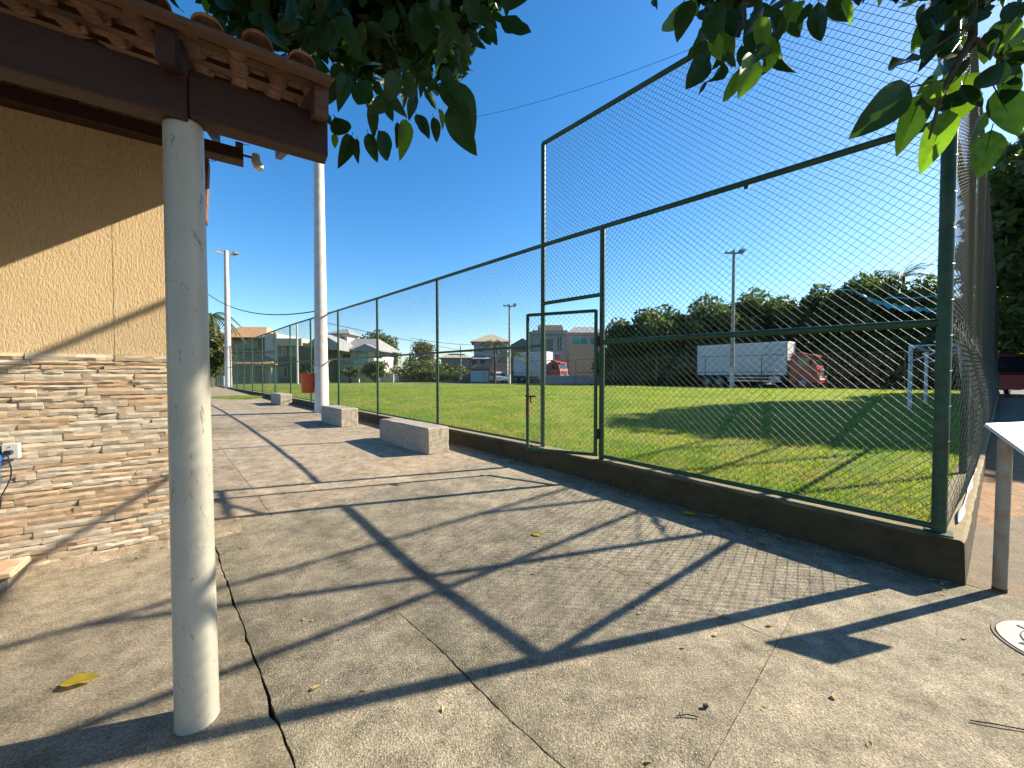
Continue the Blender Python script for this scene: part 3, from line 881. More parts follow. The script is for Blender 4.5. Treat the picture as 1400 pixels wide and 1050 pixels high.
# rough cement fillet at the foot of the wall
vs = []; n = 110
for i in range(n + 1):
    x = -2.2 + 2.75 * i / n; w = .13 + .07 * mnoise.noise(Vector((x * 3, 0, 0))) + .02 * mnoise.noise(Vector((x * 14, 0, 0)))
    for j in range(6):
        f = j / 5; vs.append((x, -w * f + (.0 if j else .01), .045 * (1 - f) ** 1.3 + .012 * mnoise.noise(Vector((x * 16, f * 5, 3))) * (1 - f) + (.006 if j < 5 else -.01) + g(PY + .562 * x)))
part('cement_fillet', MB().add(vs, [(i * 6 + j, i * 6 + j + 1, (i + 1) * 6 + j + 1, (i + 1) * 6 + j) for i in range(n) for j in range(5)]), m_slab_f, house, True)
# stone faced step
st_ = thing('stone_step', 'stone topped step block against the wall below the blue filter', 'step', (PX, PY, 0), HR)
part('base', MB().bbox(-2.2, -.80, -.33, -.06, -.02, .10, .01, .004), m_mortar, st_)
part('slab', MB().bbox(-2.22, -.78, -.36, -.055, .10, .145, .008, .003), m_stone, st_)
# column
ccx, ccy = .428, -2.40
part('column', MB().tube([(ccx, ccy, -.02), (ccx, ccy, .02), (ccx - .004, ccy, 1.3), (ccx - .006, ccy, 2.63)], [.083, .080, .074, .069], 48), m_column, house, True, label='smooth round off-white porch column')
# timber
part('porch_beam', MB().bbox(-6, .445, -2.49, -2.39, 2.612, 2.800, .006), m_beam, house)
part('porch_beam', MB().bbox(.449, .98, -2.49, -2.39, 2.630, 2.825, .006), m_beam, house)
part('wall_plate', MB().bbox(-6, .62, -.13, .03, 3.57, 3.68, .006), m_beam, house)
SL = (3.76 - 2.83) / 2.38
def roofz(y): return 2.83 + (y + 2.44) * SL
def rafter(x, w=.055, h=.11):
    y0, y1 = -2.66, .35
    return MB().prism([(y0, roofz(y0) - .028), (y1, roofz(y1) - .028), (y1, roofz(y1) + h), (y0, roofz(y0) + h)], x - w / 2, x + w / 2, 'x')
for x in (-3.9, -3.05, -2.2, -1.35, -.5, .40, .93):
    part('rafter', rafter(x), m_lath if x > .5 or x == -.5 else m_beam, house)
part('brace', MB().box(-.03, .03, -.5, .5, -.05, .05, Matrix.Translation((-.25, -1.9, 2.92)) @ Matrix.Rotation(.9, 4, 'Z')), m_lath, house)
for y in [-2.70, -2.57] + [-2.25 + .345 * k_ for k_ in range(8)]:
    z = roofz(y) + .112
    part('lath', MB().box(-6, .96, y - .022, y + .022, z, z + .026), m_lath, house)
# tiles
def tile_mesh():
    prof = []
    for i in range(9):
        a2 = math.pi * i / 8; prof.append((.062 - .062 * math.cos(a2), .052 * math.sin(a2)))
    for i in range(1, 6):
        a2 = math.pi * i / 5; prof.append((.124 + .044 - .044 * math.cos(a2) , -.018 * math.sin(a2)))
    vs = []; L = .40
    for (yy, sc_) in ((0, 1.06), (L, .94)):
        for th in (.0, -.013):
            for (px_, pz) in prof: vs.append(((px_ - .1) * sc_ + .1, yy, pz * sc_ + th))
    n = len(prof); fs = []
    for i in range(n - 1):
        fs += [(i, i + 1, 2 * n + i + 1, 2 * n + i), (n + i, n + i + 1, 3 * n + i + 1, 3 * n + i), (i, i + 1, n + i + 1, n + i), (2 * n + i, 2 * n + i + 1, 3 * n + i + 1, 3 * n + i)]
    fs += [(0, n, 3 * n, 2 * n), (n - 1, 2 * n - 1, 4 * n - 1, 3 * n - 1)]
    return MB().add(vs, fs).mesh('roof_tile', m_tile, True)
tm = tile_mesh()
rt = random.Random(5); ang = math.atan(SL)
ncol = 0
for c in range(32):
    x = .80 - c * .156
    for r_ in range(9):
        y = -2.72 + r_ * .345
        o = link('roof_tile', tm, house, (x + rt.uniform(-.006, .006), y + rt.uniform(-.02, .015), roofz(y) + .152 + rt.uniform(-.004, .006)))
        o.scale = (.8, 1, .85); o.rotation_euler = (ang - .05 + rt.uniform(-.012, .012), rt.uniform(-.02, .02), rt.uniform(-.03, .03)); ncol += 1
print('tiles', ncol)
# side verge of the house behind
part('verge_board', MB().prism([(.25, 3.72), (.33, 3.72), (.30, 3.1), (.22, 3.1)], .35, .55, 'y'), m_tile, house)
# lamp and box under the roof
lp = thing('outdoor_lamp', 'small white lamp fixed under the end of the wall plate', 'lamp', (PX + .72 * .827 + .1 * .562, PY + .72 * .562 - .1 * .827, 3.60), HR)
part('lamp_bracket', MB().box(-.16, -.10, -.03, .03, -.0, .13).tube([(-.10, 0, .03), (0, 0, .03)], .012, 8), m_lath, lp)
part('lamp_body', MB().tube([(.0, 0, .07), (.0, 0, .0), (.02, -.02, -.05), (.03, -.03, -.075)], [.03, .04, .045, .03], 12), m_white, lp, True)
mb = MB(); mb.tube([(-.5 + .28 * f, -.0, .02 - .12 * math.sin(f * 3) ) for f in np.linspace(0, 1.6, 12)], .003, 5)
part('loose_wire', mb, m_black, lp)
# socket, plug, filter
def on_wall(x, y, z): return (PX + x * .827 - y * .562, PY + x * .562 + y * .827, z)
so = thing('wall_socket', 'white socket plate on the stone cladding with a black plug in it', 'socket', on_wall(-.87, -.05, .965), HR)
part('plate', MB().bbox(-.04, .045, -.012, .03, -.055, .06, .004), m_plinth, so)
part('plate_screw', MB().tube([(0, -.016, .036), (0, -.010, .036)], .004, 8), m_black, so)
part('plug', MB().bbox(-.022, .02, -.045, -.012, -.02, .012, .006), m_black, so)
part('plug_cable', MB().tube([(0, -.04, -.015), (.006, -.045, -.06), (.012, -.03, -.13), (.004, -.02, -.20), (-.02, -.02, -.27), (-.045, -.02, -.33), (-.055, -.01, -.42)], .0045, 6), m_black, so, True)
fl = thing('water_filter', 'blue cylindrical water filter on the stone wall at the left edge', 'water filter', on_wall(-.962, -.09, .70), HR)
part('canister', MB().tube([(0, 0, 0), (0, 0, .012), (0, 0, .17), (0, 0, .20)], [.045, .052, .054, .056], 20), m_blue, fl, True)
part('cap', MB().tube([(0, 0, .20), (0, 0, .205), (0, 0, .245), (0, 0, .262)], [.05, .062, .062, .045], 20), m_blue, fl, True)
part('sticker', MB().box(.030, .046, -.0445, -.039, .05, .12), m_white, fl)
part('bracket', MB().box(-.03, .03, .03, .09, .2, .28), m_black, fl)

# ------------------------------------------------------------------ sign on the right
sg = thing('information_sign', 'white lectern style sign board on a round steel post at the right edge', 'sign')
A_, B_, C_, D_ = Vector((3.39, 2.745, 1.20)), Vector((3.80, 2.84, 1.20)), Vector((3.81, 2.62, 1.03)), Vector((3.37, 2.50, 1.03))
nrm = (B_ - A_).cross(D_ - A_).normalized()
if nrm.z < 0: nrm = -nrm
th = nrm * .022
part('board', MB().add([A_, B_, C_, D_, A_ - th, B_ - th, C_ - th, D_ - th], [(0, 1, 2, 3), (4, 7, 6, 5), (0, 4, 5, 1), (1, 5, 6, 2), (2, 6, 7, 3), (3, 7, 4, 0)]), m_white, sg)
m_print = paint('faded_blue_print', (.42, .42, .62), .6)
for k_ in range(4):
    f0 = .30 + k_ * .13
    def q(u, v): return A_ + (B_ - A_) * u + (D_ - A_) * v + nrm * .0015
    part('printed_line', MB().add([q(.28, f0), q(.9 - .12 * (k_ % 2), f0), q(.9 - .12 * (k_ % 2), f0 + .045), q(.28, f0 + .045)], [(0, 1, 2, 3)]), m_print, sg)
pcx, pcy = 3.50, 2.725
m_signpost = simple('weathered_sign_post', (.42, .37, .29), (.33, .24, .17), 9, .6, (40, .2, .003))
part('sign_post', MB().tube([(pcx, pcy, -.03), (pcx + .008, pcy, 1.09)], .036, 20), m_signpost, sg, True)
part('rust_spot', MB().tube([(pcx, pcy, -.0), (pcx, pcy, .025)], .0372, 20, False), m_rust, sg, True)

# manhole
mh = thing('manhole_cover', 'round pale iron manhole cover with raised lettering set in the concrete', 'manhole cover', (3.135, 2.09, -.006), .6)
def disc(r0, r1, z0, z1, n=64, ry=1):
    vs = []; 
    for r_, z in ((r0, z0), (r0, z1), (r1, z1), (r1, z0)):
        for k_ in range(n): a2 = 2 * math.pi * k_ / n; vs.append((r_ * math.cos(a2), r_ * math.sin(a2), z))
    return MB().add(vs, [(i * n + k_, i * n + (k_ + 1) % n, ((i + 1) % 4) * n + (k_ + 1) % n, ((i + 1) % 4) * n + k_) for i in range(4) for k_ in range(n)])
m_iron = paint('worn_pale_iron', (.34, .34, .31), .5, .5, .2)
part('frame_ring', disc(.293, .305, -.02, .010), m_mortar, mh)
part('gap_ring', disc(.286, .294, -.02, .002), m_soil, mh)
part('lid', disc(.001, .286, -.02, .014), m_iron, mh)
part('raised_ring', disc(.19, .196, .014, .019), m_black, mh)
for k_, ch in enumerate('AGUA  E  ESGOTO  '):
    if ch == ' ': continue
    cu = bpy.data.curves.new('letter', 'FONT'); cu.body = ch; cu.size = .05; cu.extrude = .0025; cu.align_x = 'CENTER'
    tmp = bpy.data.objects.new('letter', cu); dg = bpy.context.evaluated_depsgraph_get()
    col.objects.link(tmp); dg.update(); me = bpy.data.meshes.new_from_object(tmp.evaluated_get(bpy.context.evaluated_depsgraph_get())); col.objects.unlink(tmp)
    me.materials.clear(); me.materials.append(m_black)
    a2 = math.pi * 1.05 - k_ * 2 * math.pi / 17
    o = link('letter', me, mh, (.205 * math.cos(a2), .205 * math.sin(a2), .0155)); o.rotation_euler = (0, 0, a2 - math.pi / 2)

# ------------------------------------------------------------------ vehicles
def wheel(parent, x, y, r, w=.26):
    o = part('wheel', MB().tube([(x, y - w / 2, r), (x, y - w / 2 + .03, r), (x, y + w / 2 - .03, r), (x, y + w / 2, r)], [r * .93, r, r, r * .93], 24), m_black, parent, True)
    sy = -1 if y < 0 else 1
    part('rim', MB().tube([(x, y + sy * (w / 2 - .01), r), (x, y + sy * (w / 2 + .012), r)], r * .5, 16), m_polegrey, o, True)
def truck(name, label, loc, rot, boxL, boxH, z0, red, cabin=True):
    t = thing(name, label, 'truck', loc, rot)
    W = 1.22
    part('cargo_box', MB().bbox(-boxL, 0, -W, W, z0, z0 + boxH, .03), m_boxw, t)
    for x in (-boxL + .04, -.04):
        part('box_rib', MB().box(x - .03, x + .03, -W - .012, -W - .001, z0 + .05, z0 + boxH - .05), m_polegrey, t)
    part('top_trim', MB().box(-boxL, 0, -W - .014, -W - .001, z0 + boxH - .10, z0 + boxH - .03), m_chrome, t)
    part('chassis', MB().box(-boxL + .2, 1.9, -.45, .45, .6, .86), m_black, t)
    part('side_guard', MB().box(-boxL * .62, -.9, -W + .03, -W + .07, .55, .68).box(-boxL * .62, -.9, -W + .03, -W + .07, .85, .95), m_chrome, t)
    part('tool_box', MB().bbox(-1.3, -.5, -W + .08, -.5, .5, 1.0, .02), m_white, t)
    # cab: side profile extruded
    prof = [(.18, .65), (.18, 2.62), (.35, 2.76), (1.62, 2.76), (1.95, 1.82), (2.03, 1.2), (2.02, .5), (.3, .5)]
    part('cab', MB().prism(prof, -1.15, 1.15), red, t)
    part('wind_deflector', MB().prism([(.5, 2.74), (.5, 3.0), (.7, 3.02), (1.35, 2.82), (1.35, 2.74)], -1.0, 1.0), red, t)
    part('sun_visor', MB().prism([(1.60, 2.80), (1.86, 2.70), (1.86, 2.58), (1.64, 2.70)], -1.05, 1.05), red, t)
    part('door', MB().prism([(.6, .8), (.6, 2.6), (1.55, 2.6), (1.78, 1.9), (1.8, .95), (1.6, .8)], -1.168, -1.15), red, t)
    part('side_window', MB().prism([(.72, 1.8), (.72, 2.5), (1.5, 2.5), (1.72, 1.82)], -1.176, -1.166), m_glass, t)
    ws = [(1.665, -1.04, 2.62), (1.665, 1.04, 2.62), (1.93, 1.06, 1.88), (1.93, -1.06, 1.88)]
    off = Vector((.88, 0, .42)) * .02
    part('windscreen', MB().add([Vector(a2) + off for a2 in ws] + [Vector(a2) - off for a2 in ws], [(0, 1, 2, 3), (4, 7, 6, 5), (0, 4, 5, 1), (1, 5, 6, 2), (2, 6, 7, 3), (3, 7, 4, 0)]), m_glass, t)
    part('grille', MB().bbox(2.03, 2.07, -.75, .75, 1.0, 1.6, .01), m_black, t)
    part('bumper', MB().bbox(1.9, 2.18, -1.16, 1.16, .42, .82, .05), red, t)
    for sy in (-.9, .9): part('headlight', MB().bbox(2.02, 2.19, sy - .2, sy + .2, .86, 1.04, .02), m_white, t)
    for sy in (-1.32, 1.32):
        part('mirror', MB().bbox(1.5, 1.62, sy - .1, sy + .1, 1.9, 2.45, .02), m_black, t)
    for y in (-1.02, 1.02):
        wheel(t, 1.05, y, .5); wheel(t, -boxL * .72, y, .5, .5); wheel(t, -boxL * .72 - 1.1, y, .5, .5)
    return t
# near front corner of the box sits at (23.1, 32.4)
ang = math.atan2(-.76, .65)
def place_front(px, Y, rot):
    c = P(px, 512, Y); return c.x - (math.cos(rot) * 0 + 1.22 * math.sin(rot)), c.y + 1.22 * math.cos(rot)
tx_, ty_ = place_front(1076, 32.0, ang)
truck('box_truck', 'long white box truck with a red cab parked in front of the dark trees', (tx_, ty_, .38), ang, 7.4, 2.85, 1.10, m_red)
ang2 = math.atan2(-.55, .83)
tx_, ty_ = place_front(747, 51, ang2)
truck('box_truck', 'smaller white box truck with a dull red cab before the grey house', (tx_, ty_, .40), ang2, 5.2, 3.3, .9, m_red2)
def car(name, label, loc, rot, mat, L=4.2, H=1.45, cat='car', van=False):
    t = thing(name, label, cat, loc, rot); h = L / 2
    if van: prof = [(-h, .4), (-h, H), (h * .45, H), (h * .75, H * .58), (h, H * .5), (h, .4)]
    else: prof = [(-h, .4), (-h, .85), (-h * .72, .95), (-h * .45, H), (h * .18, H), (h * .5, .95), (h * .95, .80), (h, .4)]
    part('body', MB().prism(prof, -.85, .85), mat, t)
    if van: wp = [(-h * .1, H * .6), (-h * .1, H * .92), (h * .42, H * .92), (h * .66, H * .6)]
    else: wp = [(-h * .66, .96), (-h * .42, H - .06), (h * .15, H - .06), (h * .42, .96)]
    for sy in (-1, 1): part('side_window', MB().prism(wp, sy * .855 - .006, sy * .855 + .006), m_glass, t)
    a2, b2 = (prof[3], prof[2]) if van else (prof[5], prof[4])
    part('windscreen', MB().add([(a2[0] + .02, -.7, a2[1]), (a2[0] + .02, .7, a2[1]), (b2[0] + .02, .65, b2[1] - .03), (b2[0] + .02, -.65, b2[1] - .03), (a2[0] - .02, -.7, a2[1]), (a2[0] - .02, .7, a2[1]), (b2[0] - .02, .65, b2[1] - .03), (b2[0] - .02, -.65, b2[1] - .03)], [(0, 1, 2, 3), (4, 7, 6, 5), (0, 4, 5, 1), (1, 5, 6, 2), (2, 6, 7, 3), (3, 7, 4, 0)]), m_glass, t)
    for x in (-h * .62, h * .62):
        for y in (-.78, .78): wheel(t, x, y, .32, .2)
    for sy in (-.6, .6): part('headlight', MB().bbox(h - .05, h + .02, sy - .14, sy + .14, .58, .72, .01), m_white, t)
    return t
q = P(682, 522, 51); car('small_car', 'small white car parked beside the slim pole and palms', (q.x, q.y, .42), -1.3, m_white, 3.8, 1.5)
q = P(848, 520, 45); car('parked_car', 'dark blue car in the shade at the left end of the hedge', (q.x, q.y, .42), -.6, m_bluecar)
q = P(500, 522, 66); car('parked_car', 'silver car outside the white two storey house', (q.x, q.y, .42), .2, m_chrome)
q = P(612, 522, 62); car('parked_car', 'grey car between the sparse tree and the pink house', (q.x, q.y, .42), .1, m_polegrey)
q = P(1398, 530, 22); car('red_van', 'red van in the shade beyond the side fence at the right edge', (q.x, q.y, .34), math.pi + .5, m_red2, 4.8, 2.35, 'van', True)

# ------------------------------------------------------------------ houses beyond the field
m_cream = simple('cream_render', (.62, .54, .42), (.52, .45, .36), 2, .9)
m_whiter = simple('white_render', (.70, .67, .62), (.60, .58, .55), 2, .9)
m_pink = simple('pink_render', (.58, .42, .38), (.50, .37, .34), 2, .9)
m_greyr = simple('grey_render', (.46, .44, .43), (.38, .36, .35), 2, .9)
m_darkst = simple('dark_stone', (.10, .09, .07), (.17, .15, .11), 5, .9, (9, .8, .05))
m_tan = simple('tan_render', (.48, .38, .28), (.40, .31, .22), 2, .9)
def m_roof_(name, a, b):
    q = NT(name); wv = q.n('ShaderNodeTexWave'); wv.inputs['Scale'].default_value = 2.2; wv.inputs['Distortion'].default_value = .3
    q.l(q.tc.outputs['Object'], wv.inputs[0])
    c = q.mix(q.ramp(q.noise(1.5, 6), [(.35, 0.), (.65, 1.)]), a, b); q.color(c); q.rough(.85); q.bump(wv.outputs[1], .6, .05); return q.m
m_rorange = m_roof_('orange_tile_roof', (.52, .30, .15), (.42, .23, .12))
m_rgrey = m_roof_('grey_tile_roof', (.36, .36, .37), (.28, .28, .29))
m_rcream = m_roof_('cream_tile_roof', (.55, .47, .34), (.46, .39, .29))
m_rdark = m_roof_('dark_brown_roof', (.13, .09, .08), (.09, .07, .06))

def win(t, x, z, w, h, y=0, glass=None):
    f = part('window', MB().box(x - w / 2 - .06, x + w / 2 + .06, y - .05, y - .005, z - .06, z).box(x - w / 2 - .06, x + w / 2 + .06, y - .05, y - .005, z + h, z + h + .06)
             .box(x - w / 2 - .06, x - w / 2, y - .05, y - .005, z, z + h).box(x + w / 2, x + w / 2 + .06, y - .05, y - .005, z, z + h).box(x - .025, x + .025, y - .045, y - .006, z, z + h), m_whiter, t)
    part('pane', MB().box(x - w / 2, x + w / 2, y - .022, y - .004, z, z + h), glass or m_glass, f)
def hip(x0, x1, y0, y1, z, h, o=.5, ridge=.45):
    cx, cy = (x0 + x1) / 2, (y0 + y1) / 2; lx, ly = (x1 - x0) / 2 + o, (y1 - y0) / 2 + o
    r_ = max(lx - ly, 0) if ridge is None else lx * ridge
    b_ = [(cx - lx, cy - ly), (cx + lx, cy - ly), (cx + lx, cy + ly), (cx - lx, cy + ly)]
    vs = [(a2, c2, z) for a2, c2 in b_] + [(a2, c2, z + .12) for a2, c2 in b_] + [(cx - r_, cy, z + .12 + h), (cx + r_, cy, z + .12 + h)]
    return MB().add(vs, [(0, 3, 2, 1), (0, 1, 5, 4), (1, 2, 6, 5), (2, 3, 7, 6), (3, 0, 4, 7), (4, 5, 9, 8), (5, 6, 9), (6, 7, 8, 9), (7, 4, 8)])
def gable(x0, x1, y0, y1, z, h, o=.4):
    cx = (x0 + x1) / 2
    return MB().prism([(x0 - o, z), (x1 + o, z), (x1 + o, z + .12), (cx, z + h + .12), (x0 - o, z + .12)], y0 - o, y1 + o, 'y')
def site(px, Y, rot=0):
    q = P(px, 512, Y); return (q.x, q.y, .40)
def pxw(dpx, Y): return dpx * Y / FPX
def hz(py, Y): return P(700, py, Y).z - .40        # height above the site

# 1 tan house with stacked orange roofs
Y = 50; t = thing('tiered_house', 'tan house with several tiers of orange tiled roofs behind the far pole', 'house', site(292, Y), .10)
part('wall', MB().box(0, pxw(85, Y), 0, 7, 0, hz(480, Y)), m_tan, t)
part('upper_wall', MB().box(.5, pxw(52, Y), 1.2, 6.5, hz(480, Y), hz(462, Y)), m_tan, t)
part('porch', MB().box(pxw(30, Y), pxw(88, Y), -2.4, -.05, 2.2, 2.35).box(pxw(34, Y), pxw(37, Y), -2.3, -2.05, 0, 2.2).box(pxw(60, Y), pxw(63, Y), -2.3, -2.05, 0, 2.2).box(pxw(84, Y), pxw(87, Y), -2.3, -2.05, 0, 2.2), m_cream, t)
part('roof', hip(pxw(28, Y), pxw(90, Y), -2.6, 1, 2.36, 1.0, .3), m_rorange, t, label='lowest roof over the porch')
part('roof', hip(pxw(18, Y), pxw(80, Y), -.6, 5, hz(482, Y), .75, .5), m_rorange, t, label='middle roof')
part('roof', hip(.2, pxw(60, Y), .6, 7, hz(462, Y), 1.8, .8, .5), m_rorange, t, label='top gabled roof')
for x in (1.2, 3.2, 5.4, 7.2): win(t, x, 3.0, .9, 1.1)
for x in (1.5, 3.6): win(t, x, hz(478, Y), .8, .9, 1.2)
for x in (3.8, 6.0): win(t, x, .8, 1.0, 1.2)
# 2 modern block with white canopy
Y = 50; t = thing('modern_house', 'dark stone faced modern house with a flat white canopy', 'house', site(375, Y), .05)
part('wall', MB().box(0, pxw(62, Y), .4, 8, 0, hz(474, Y)), m_darkst, t)
part('white_pier', MB().box(-pxw(12, Y), pxw(4, Y), 0, 6, 0, hz(456, Y)), m_whiter, t)
part('canopy', MB().box(pxw(4.2, Y), pxw(40, Y), -.6, 6, hz(473, Y), hz(463, Y)), m_cream, t)
part('roof', MB().prism([(pxw(38, Y), hz(474, Y)), (pxw(84, Y), hz(478, Y)), (pxw(84, Y), hz(468, Y)), (pxw(62, Y), hz(455, Y))], .2, 8, 'y'), m_rgrey, t)
for x in (.9, 2.2): win(t, x, 3.6, .8, 1.5, .4)
for x in (1.0, 3.2, 5): win(t, x, .8, .9, 1.3, .4)
# 3 white two storey house
Y = 56; t = thing('white_house', 'white two storey house with grey hip roofs and a teal balcony', 'house', site(445, Y), -.05)
part('wall', MB().box(0, pxw(68, Y), 0, 8, 0, hz(479, Y)), m_whiter, t)
part('tower', MB().box(pxw(4, Y), pxw(24, Y), 1.5, 5, hz(479, Y), hz(456, Y)), m_whiter, t)
part('roof', hip(0, pxw(70, Y), 0, 8, hz(479, Y), 1.9, .9, .55), m_rgrey, t, label='broad main roof')
part('roof', hip(pxw(4, Y), pxw(24, Y), 1.5, 5, hz(456, Y), .9, .6, .2), m_rgrey, t, label='small tower roof')
part('roof', gable(pxw(46, Y), pxw(78, Y), -1.2, 3, hz(481, Y), .9, .4), m_rgrey, t, label='gable over the balcony')
part('balcony', MB().box(pxw(28, Y), pxw(76, Y), -1.3, -.02, hz(503, Y), hz(500, Y)), m_whiter, t)
part('balcony_pillar', MB().box(pxw(74, Y), pxw(76, Y), -1.2, -1.0, 0, hz(503, Y)).box(pxw(50, Y), pxw(52, Y), -1.2, -1.0, 0, hz(503, Y)), m_whiter, t)
part('balcony_glass', MB().box(pxw(44, Y), pxw(64, Y), -1.26, -1.22, hz(499.8, Y), hz(493, Y)), m_teal, t)
win(t, pxw(10, Y), hz(490, Y), .9, .6); win(t, pxw(30, Y), hz(490, Y), 1.1, .6); win(t, pxw(52, Y), hz(499, Y), 1.7, 1.8, 0, m_teal); win(t, pxw(14, Y), hz(462, Y), 1.4, .35, 1.5)
for x in (1.2, 4.6, 6.6): win(t, x, .8, 1.1, 1.2)
part('garage_wall', MB().box(pxw(-4, Y), pxw(14, Y), -3, -2.8, 0, hz(511, Y)), m_whiter, t)
part('garden_wall', MB().box(pxw(80, Y), pxw(98, Y), -1, -.8, 0, hz(511, Y)), m_whiter, t)
# 4 pink and lilac house
Y = 66; t = thing('pink_house', 'low pink and grey two storey house with pale roofs', 'house', site(603, Y), .1)
part('wall', MB().box(0, pxw(38, Y), 0, 7, 0, hz(490, Y)), m_greyr, t)
part('pink_wall', MB().box(pxw(38, Y) + .01, pxw(66, Y), 1, 7, 0, hz(491, Y)), m_pink, t)
part('roof', hip(0, pxw(38, Y), 0, 7, hz(490, Y), .9, .5), m_rcream, t)
part('roof', hip(pxw(40, Y), pxw(66, Y), 1, 7, hz(491, Y), .7, .45), m_rgrey, t)
part('porch_roof', hip(pxw(42, Y), pxw(64, Y), -1.4, .7, hz(505, Y), .5, .2), m_rorange, t)
part('garage_door', MB().box(pxw(42, Y), pxw(60, Y), -1.5, -1.4, 0, 1.7), m_whiter, t)
for x in (1.2, 3.2): win(t, x, 3.0, .8, .9)
win(t, pxw(45, Y), 2.9, .8, .9, 1); win(t, pxw(57, Y), 2.9, .8, .9, 1); win(t, 2.2, .7, 1.2, 1.1)
# 5 cream pyramid roof house
Y = 70; t = thing('pyramid_roof_house', 'tall pale house with a cream pyramid roof behind the pink house', 'house', site(648, Y), .05)
part('wall', MB().box(0, pxw(46, Y), 0, 7, 0, hz(468, Y)), m_greyr, t)
part('roof', hip(0, pxw(46, Y), 0, 7, hz(468, Y), 1.7, .6, .1), m_rcream, t)
win(t, 1.3, hz(482, Y), .8, .9); win(t, 4.2, hz(484, Y), 1.3, 1.3); win(t, 1.3, 3.0, .9, 1.0)
# 6 gable house behind truck
Y = 60; t = thing('gabled_house', 'beige house with a blue grey gable roof left of the gate', 'house', site(698, Y), -.05)
part('wall', MB().box(0, pxw(36, Y), 0, 7, 0, hz(477, Y)), m_tan, t)
part('roof', gable(0, pxw(36, Y), 0, 7, hz(477, Y), 1.4, .4), m_rgrey, t)
part('rear_roof', gable(0, pxw(30, Y), 7.5, 10, hz(468, Y), 1.2, .4), m_rdark, t)
for x in (1.1, 3.0): win(t, x, 2.9, .8, 1.1)
# 7 grey modern with barrel roof
Y = 54; t = thing('barrel_roof_house', 'tall grey modern house with a curved brown barrel roof seen through the gate', 'house', site(729, Y), .0)
part('wall', MB().box(0, pxw(44, Y), 0, 7, 0, hz(455, Y)), m_greyr, t)
part('parapet', MB().box(-.15, pxw(46, Y), -.5, 7, hz(457, Y), hz(452, Y)), m_greyr, t)
arc = [(y_, hz(452, Y) + .0 + 1.15 * math.sin(math.pi * (y_ - .5) / 5)) for y_ in np.linspace(.5, 5.5, 10)]
part('barrel_roof', MB().prism(arc, pxw(9, Y), pxw(42, Y), 'x'), m_rdark, t)
part('pillar', MB().box(pxw(41, Y), pxw(45, Y), -.9, -.3, 0, hz(457, Y)), m_greyr, t)
part('balcony', MB().box(pxw(8, Y), pxw(34, Y), -.9, -.02, hz(485, Y), hz(482, Y)), m_whiter, t)
win(t, pxw(18, Y), hz(480, Y), 1.9, 1.7); win(t, pxw(36, Y), hz(480, Y), .7, 2.0); win(t, pxw(20, Y), 1, 1.6, 1.5)
part('stair_block', MB().box(-pxw(6, Y), -.01, .5, 5, 0, hz(453, Y)), m_greyr, t)
# 8 teal glazed house
Y = 62; t = thing('teal_glazed_house', 'beige house with teal glazing and a pale roof right of the barrel roof', 'house', site(778, Y), .0)
part('wall', MB().box(0, pxw(50, Y), 0, 6, 0, hz(458, Y)), m_tan, t)
part('roof', hip(0, pxw(50, Y), 0, 6, hz(456, Y), 1.3, .4), m_rgrey, t)
part('parapet', MB().box(-.2, pxw(51, Y), -.3, 6.2, hz(458, Y), hz(455.8, Y)), m_pink, t)
win(t, pxw(14, Y), hz(471, Y), 2.6, 1.2, 0, m_teal); win(t, pxw(36, Y), hz(471, Y), 1.8, 1.2, 0, m_teal)
# boundary walls
def bwall(px0, px1, Y, h, mat, label):
    a2, b2 = P(px0, 512, Y), P(px1, 512, Y); o = part('boundary_wall', MB().bbox(0, b2.x - a2.x, 0, .2, 0, h, .01), mat, None, loc=(a2.x, Y, .4)); tag(o, label, 'wall')
bwall(270, 306, 38, 1.0, m_whiter, 'low white wall at the far left end of the walkway')
bwall(545, 600, 70, 1.2, m_pink, 'low pinkish wall under the sparse tree')
bwall(738, 830, 48.5, 1.0, m_greyr, 'low grey green wall right of the small red truck')
bwall(408, 440, 52, 1.6, m_darkst, 'dark stone boundary wall between the modern house and the white house')
q = P(655, 516, 58)
o = part('garage_box', MB().bbox(-1.3, 1.3, 0, 2, 0, 1.7, .02), m_white, None, loc=(q.x, 58, .4)); tag(o, 'small white shed in front of the pink house', 'shed')

# ------------------------------------------------------------------ trees
def crown_arrays(blobs, n, leaf, seed, droop=.0):
    r = np.random.default_rng(seed); vol = np.array([b[3] * b[4] * b[5] for b in blobs]) ** .67; cnt = (n * vol / vol.sum()).astype(int); out = []
    for b_, c_ in zip(blobs, cnt):
        d = r.normal(size=(c_, 3)); d /= np.linalg.norm(d, axis=1)[:, None]
        rad = r.random(c_) ** .40 * 1.12
        # lumpy sub-clumps
        k = 26; sd = r.normal(size=(k, 3)); sd /= np.linalg.norm(sd, axis=1)[:, None]
        near = (d @ sd.T).max(1); rad *= .68 + .42 * np.clip((near - .72) / .28, 0, 1) 
        out.append(np.array(b_[:3]) + d * rad[:, None] * np.array(b_[3:6]))
    p = np.concatenate(out); m = len(p)
    u = r.normal(size=(m, 3)); u[:, 2] -= droop; u /= np.linalg.norm(u, axis=1)[:, None]
    w = np.cross(u, r.normal(size=(m, 3))); w /= np.linalg.norm(w, axis=1)[:, None]
    s = leaf * r.uniform(.6, 1.35, m)[:, None]
    q = np.stack([p - u * s, p + w * s * .45 + u * s * .1, p + u * s, p - w * s * .45 + u * s * .1], 1).reshape(-1, 3)
    return q, np.arange(m * 4).reshape(-1, 4)
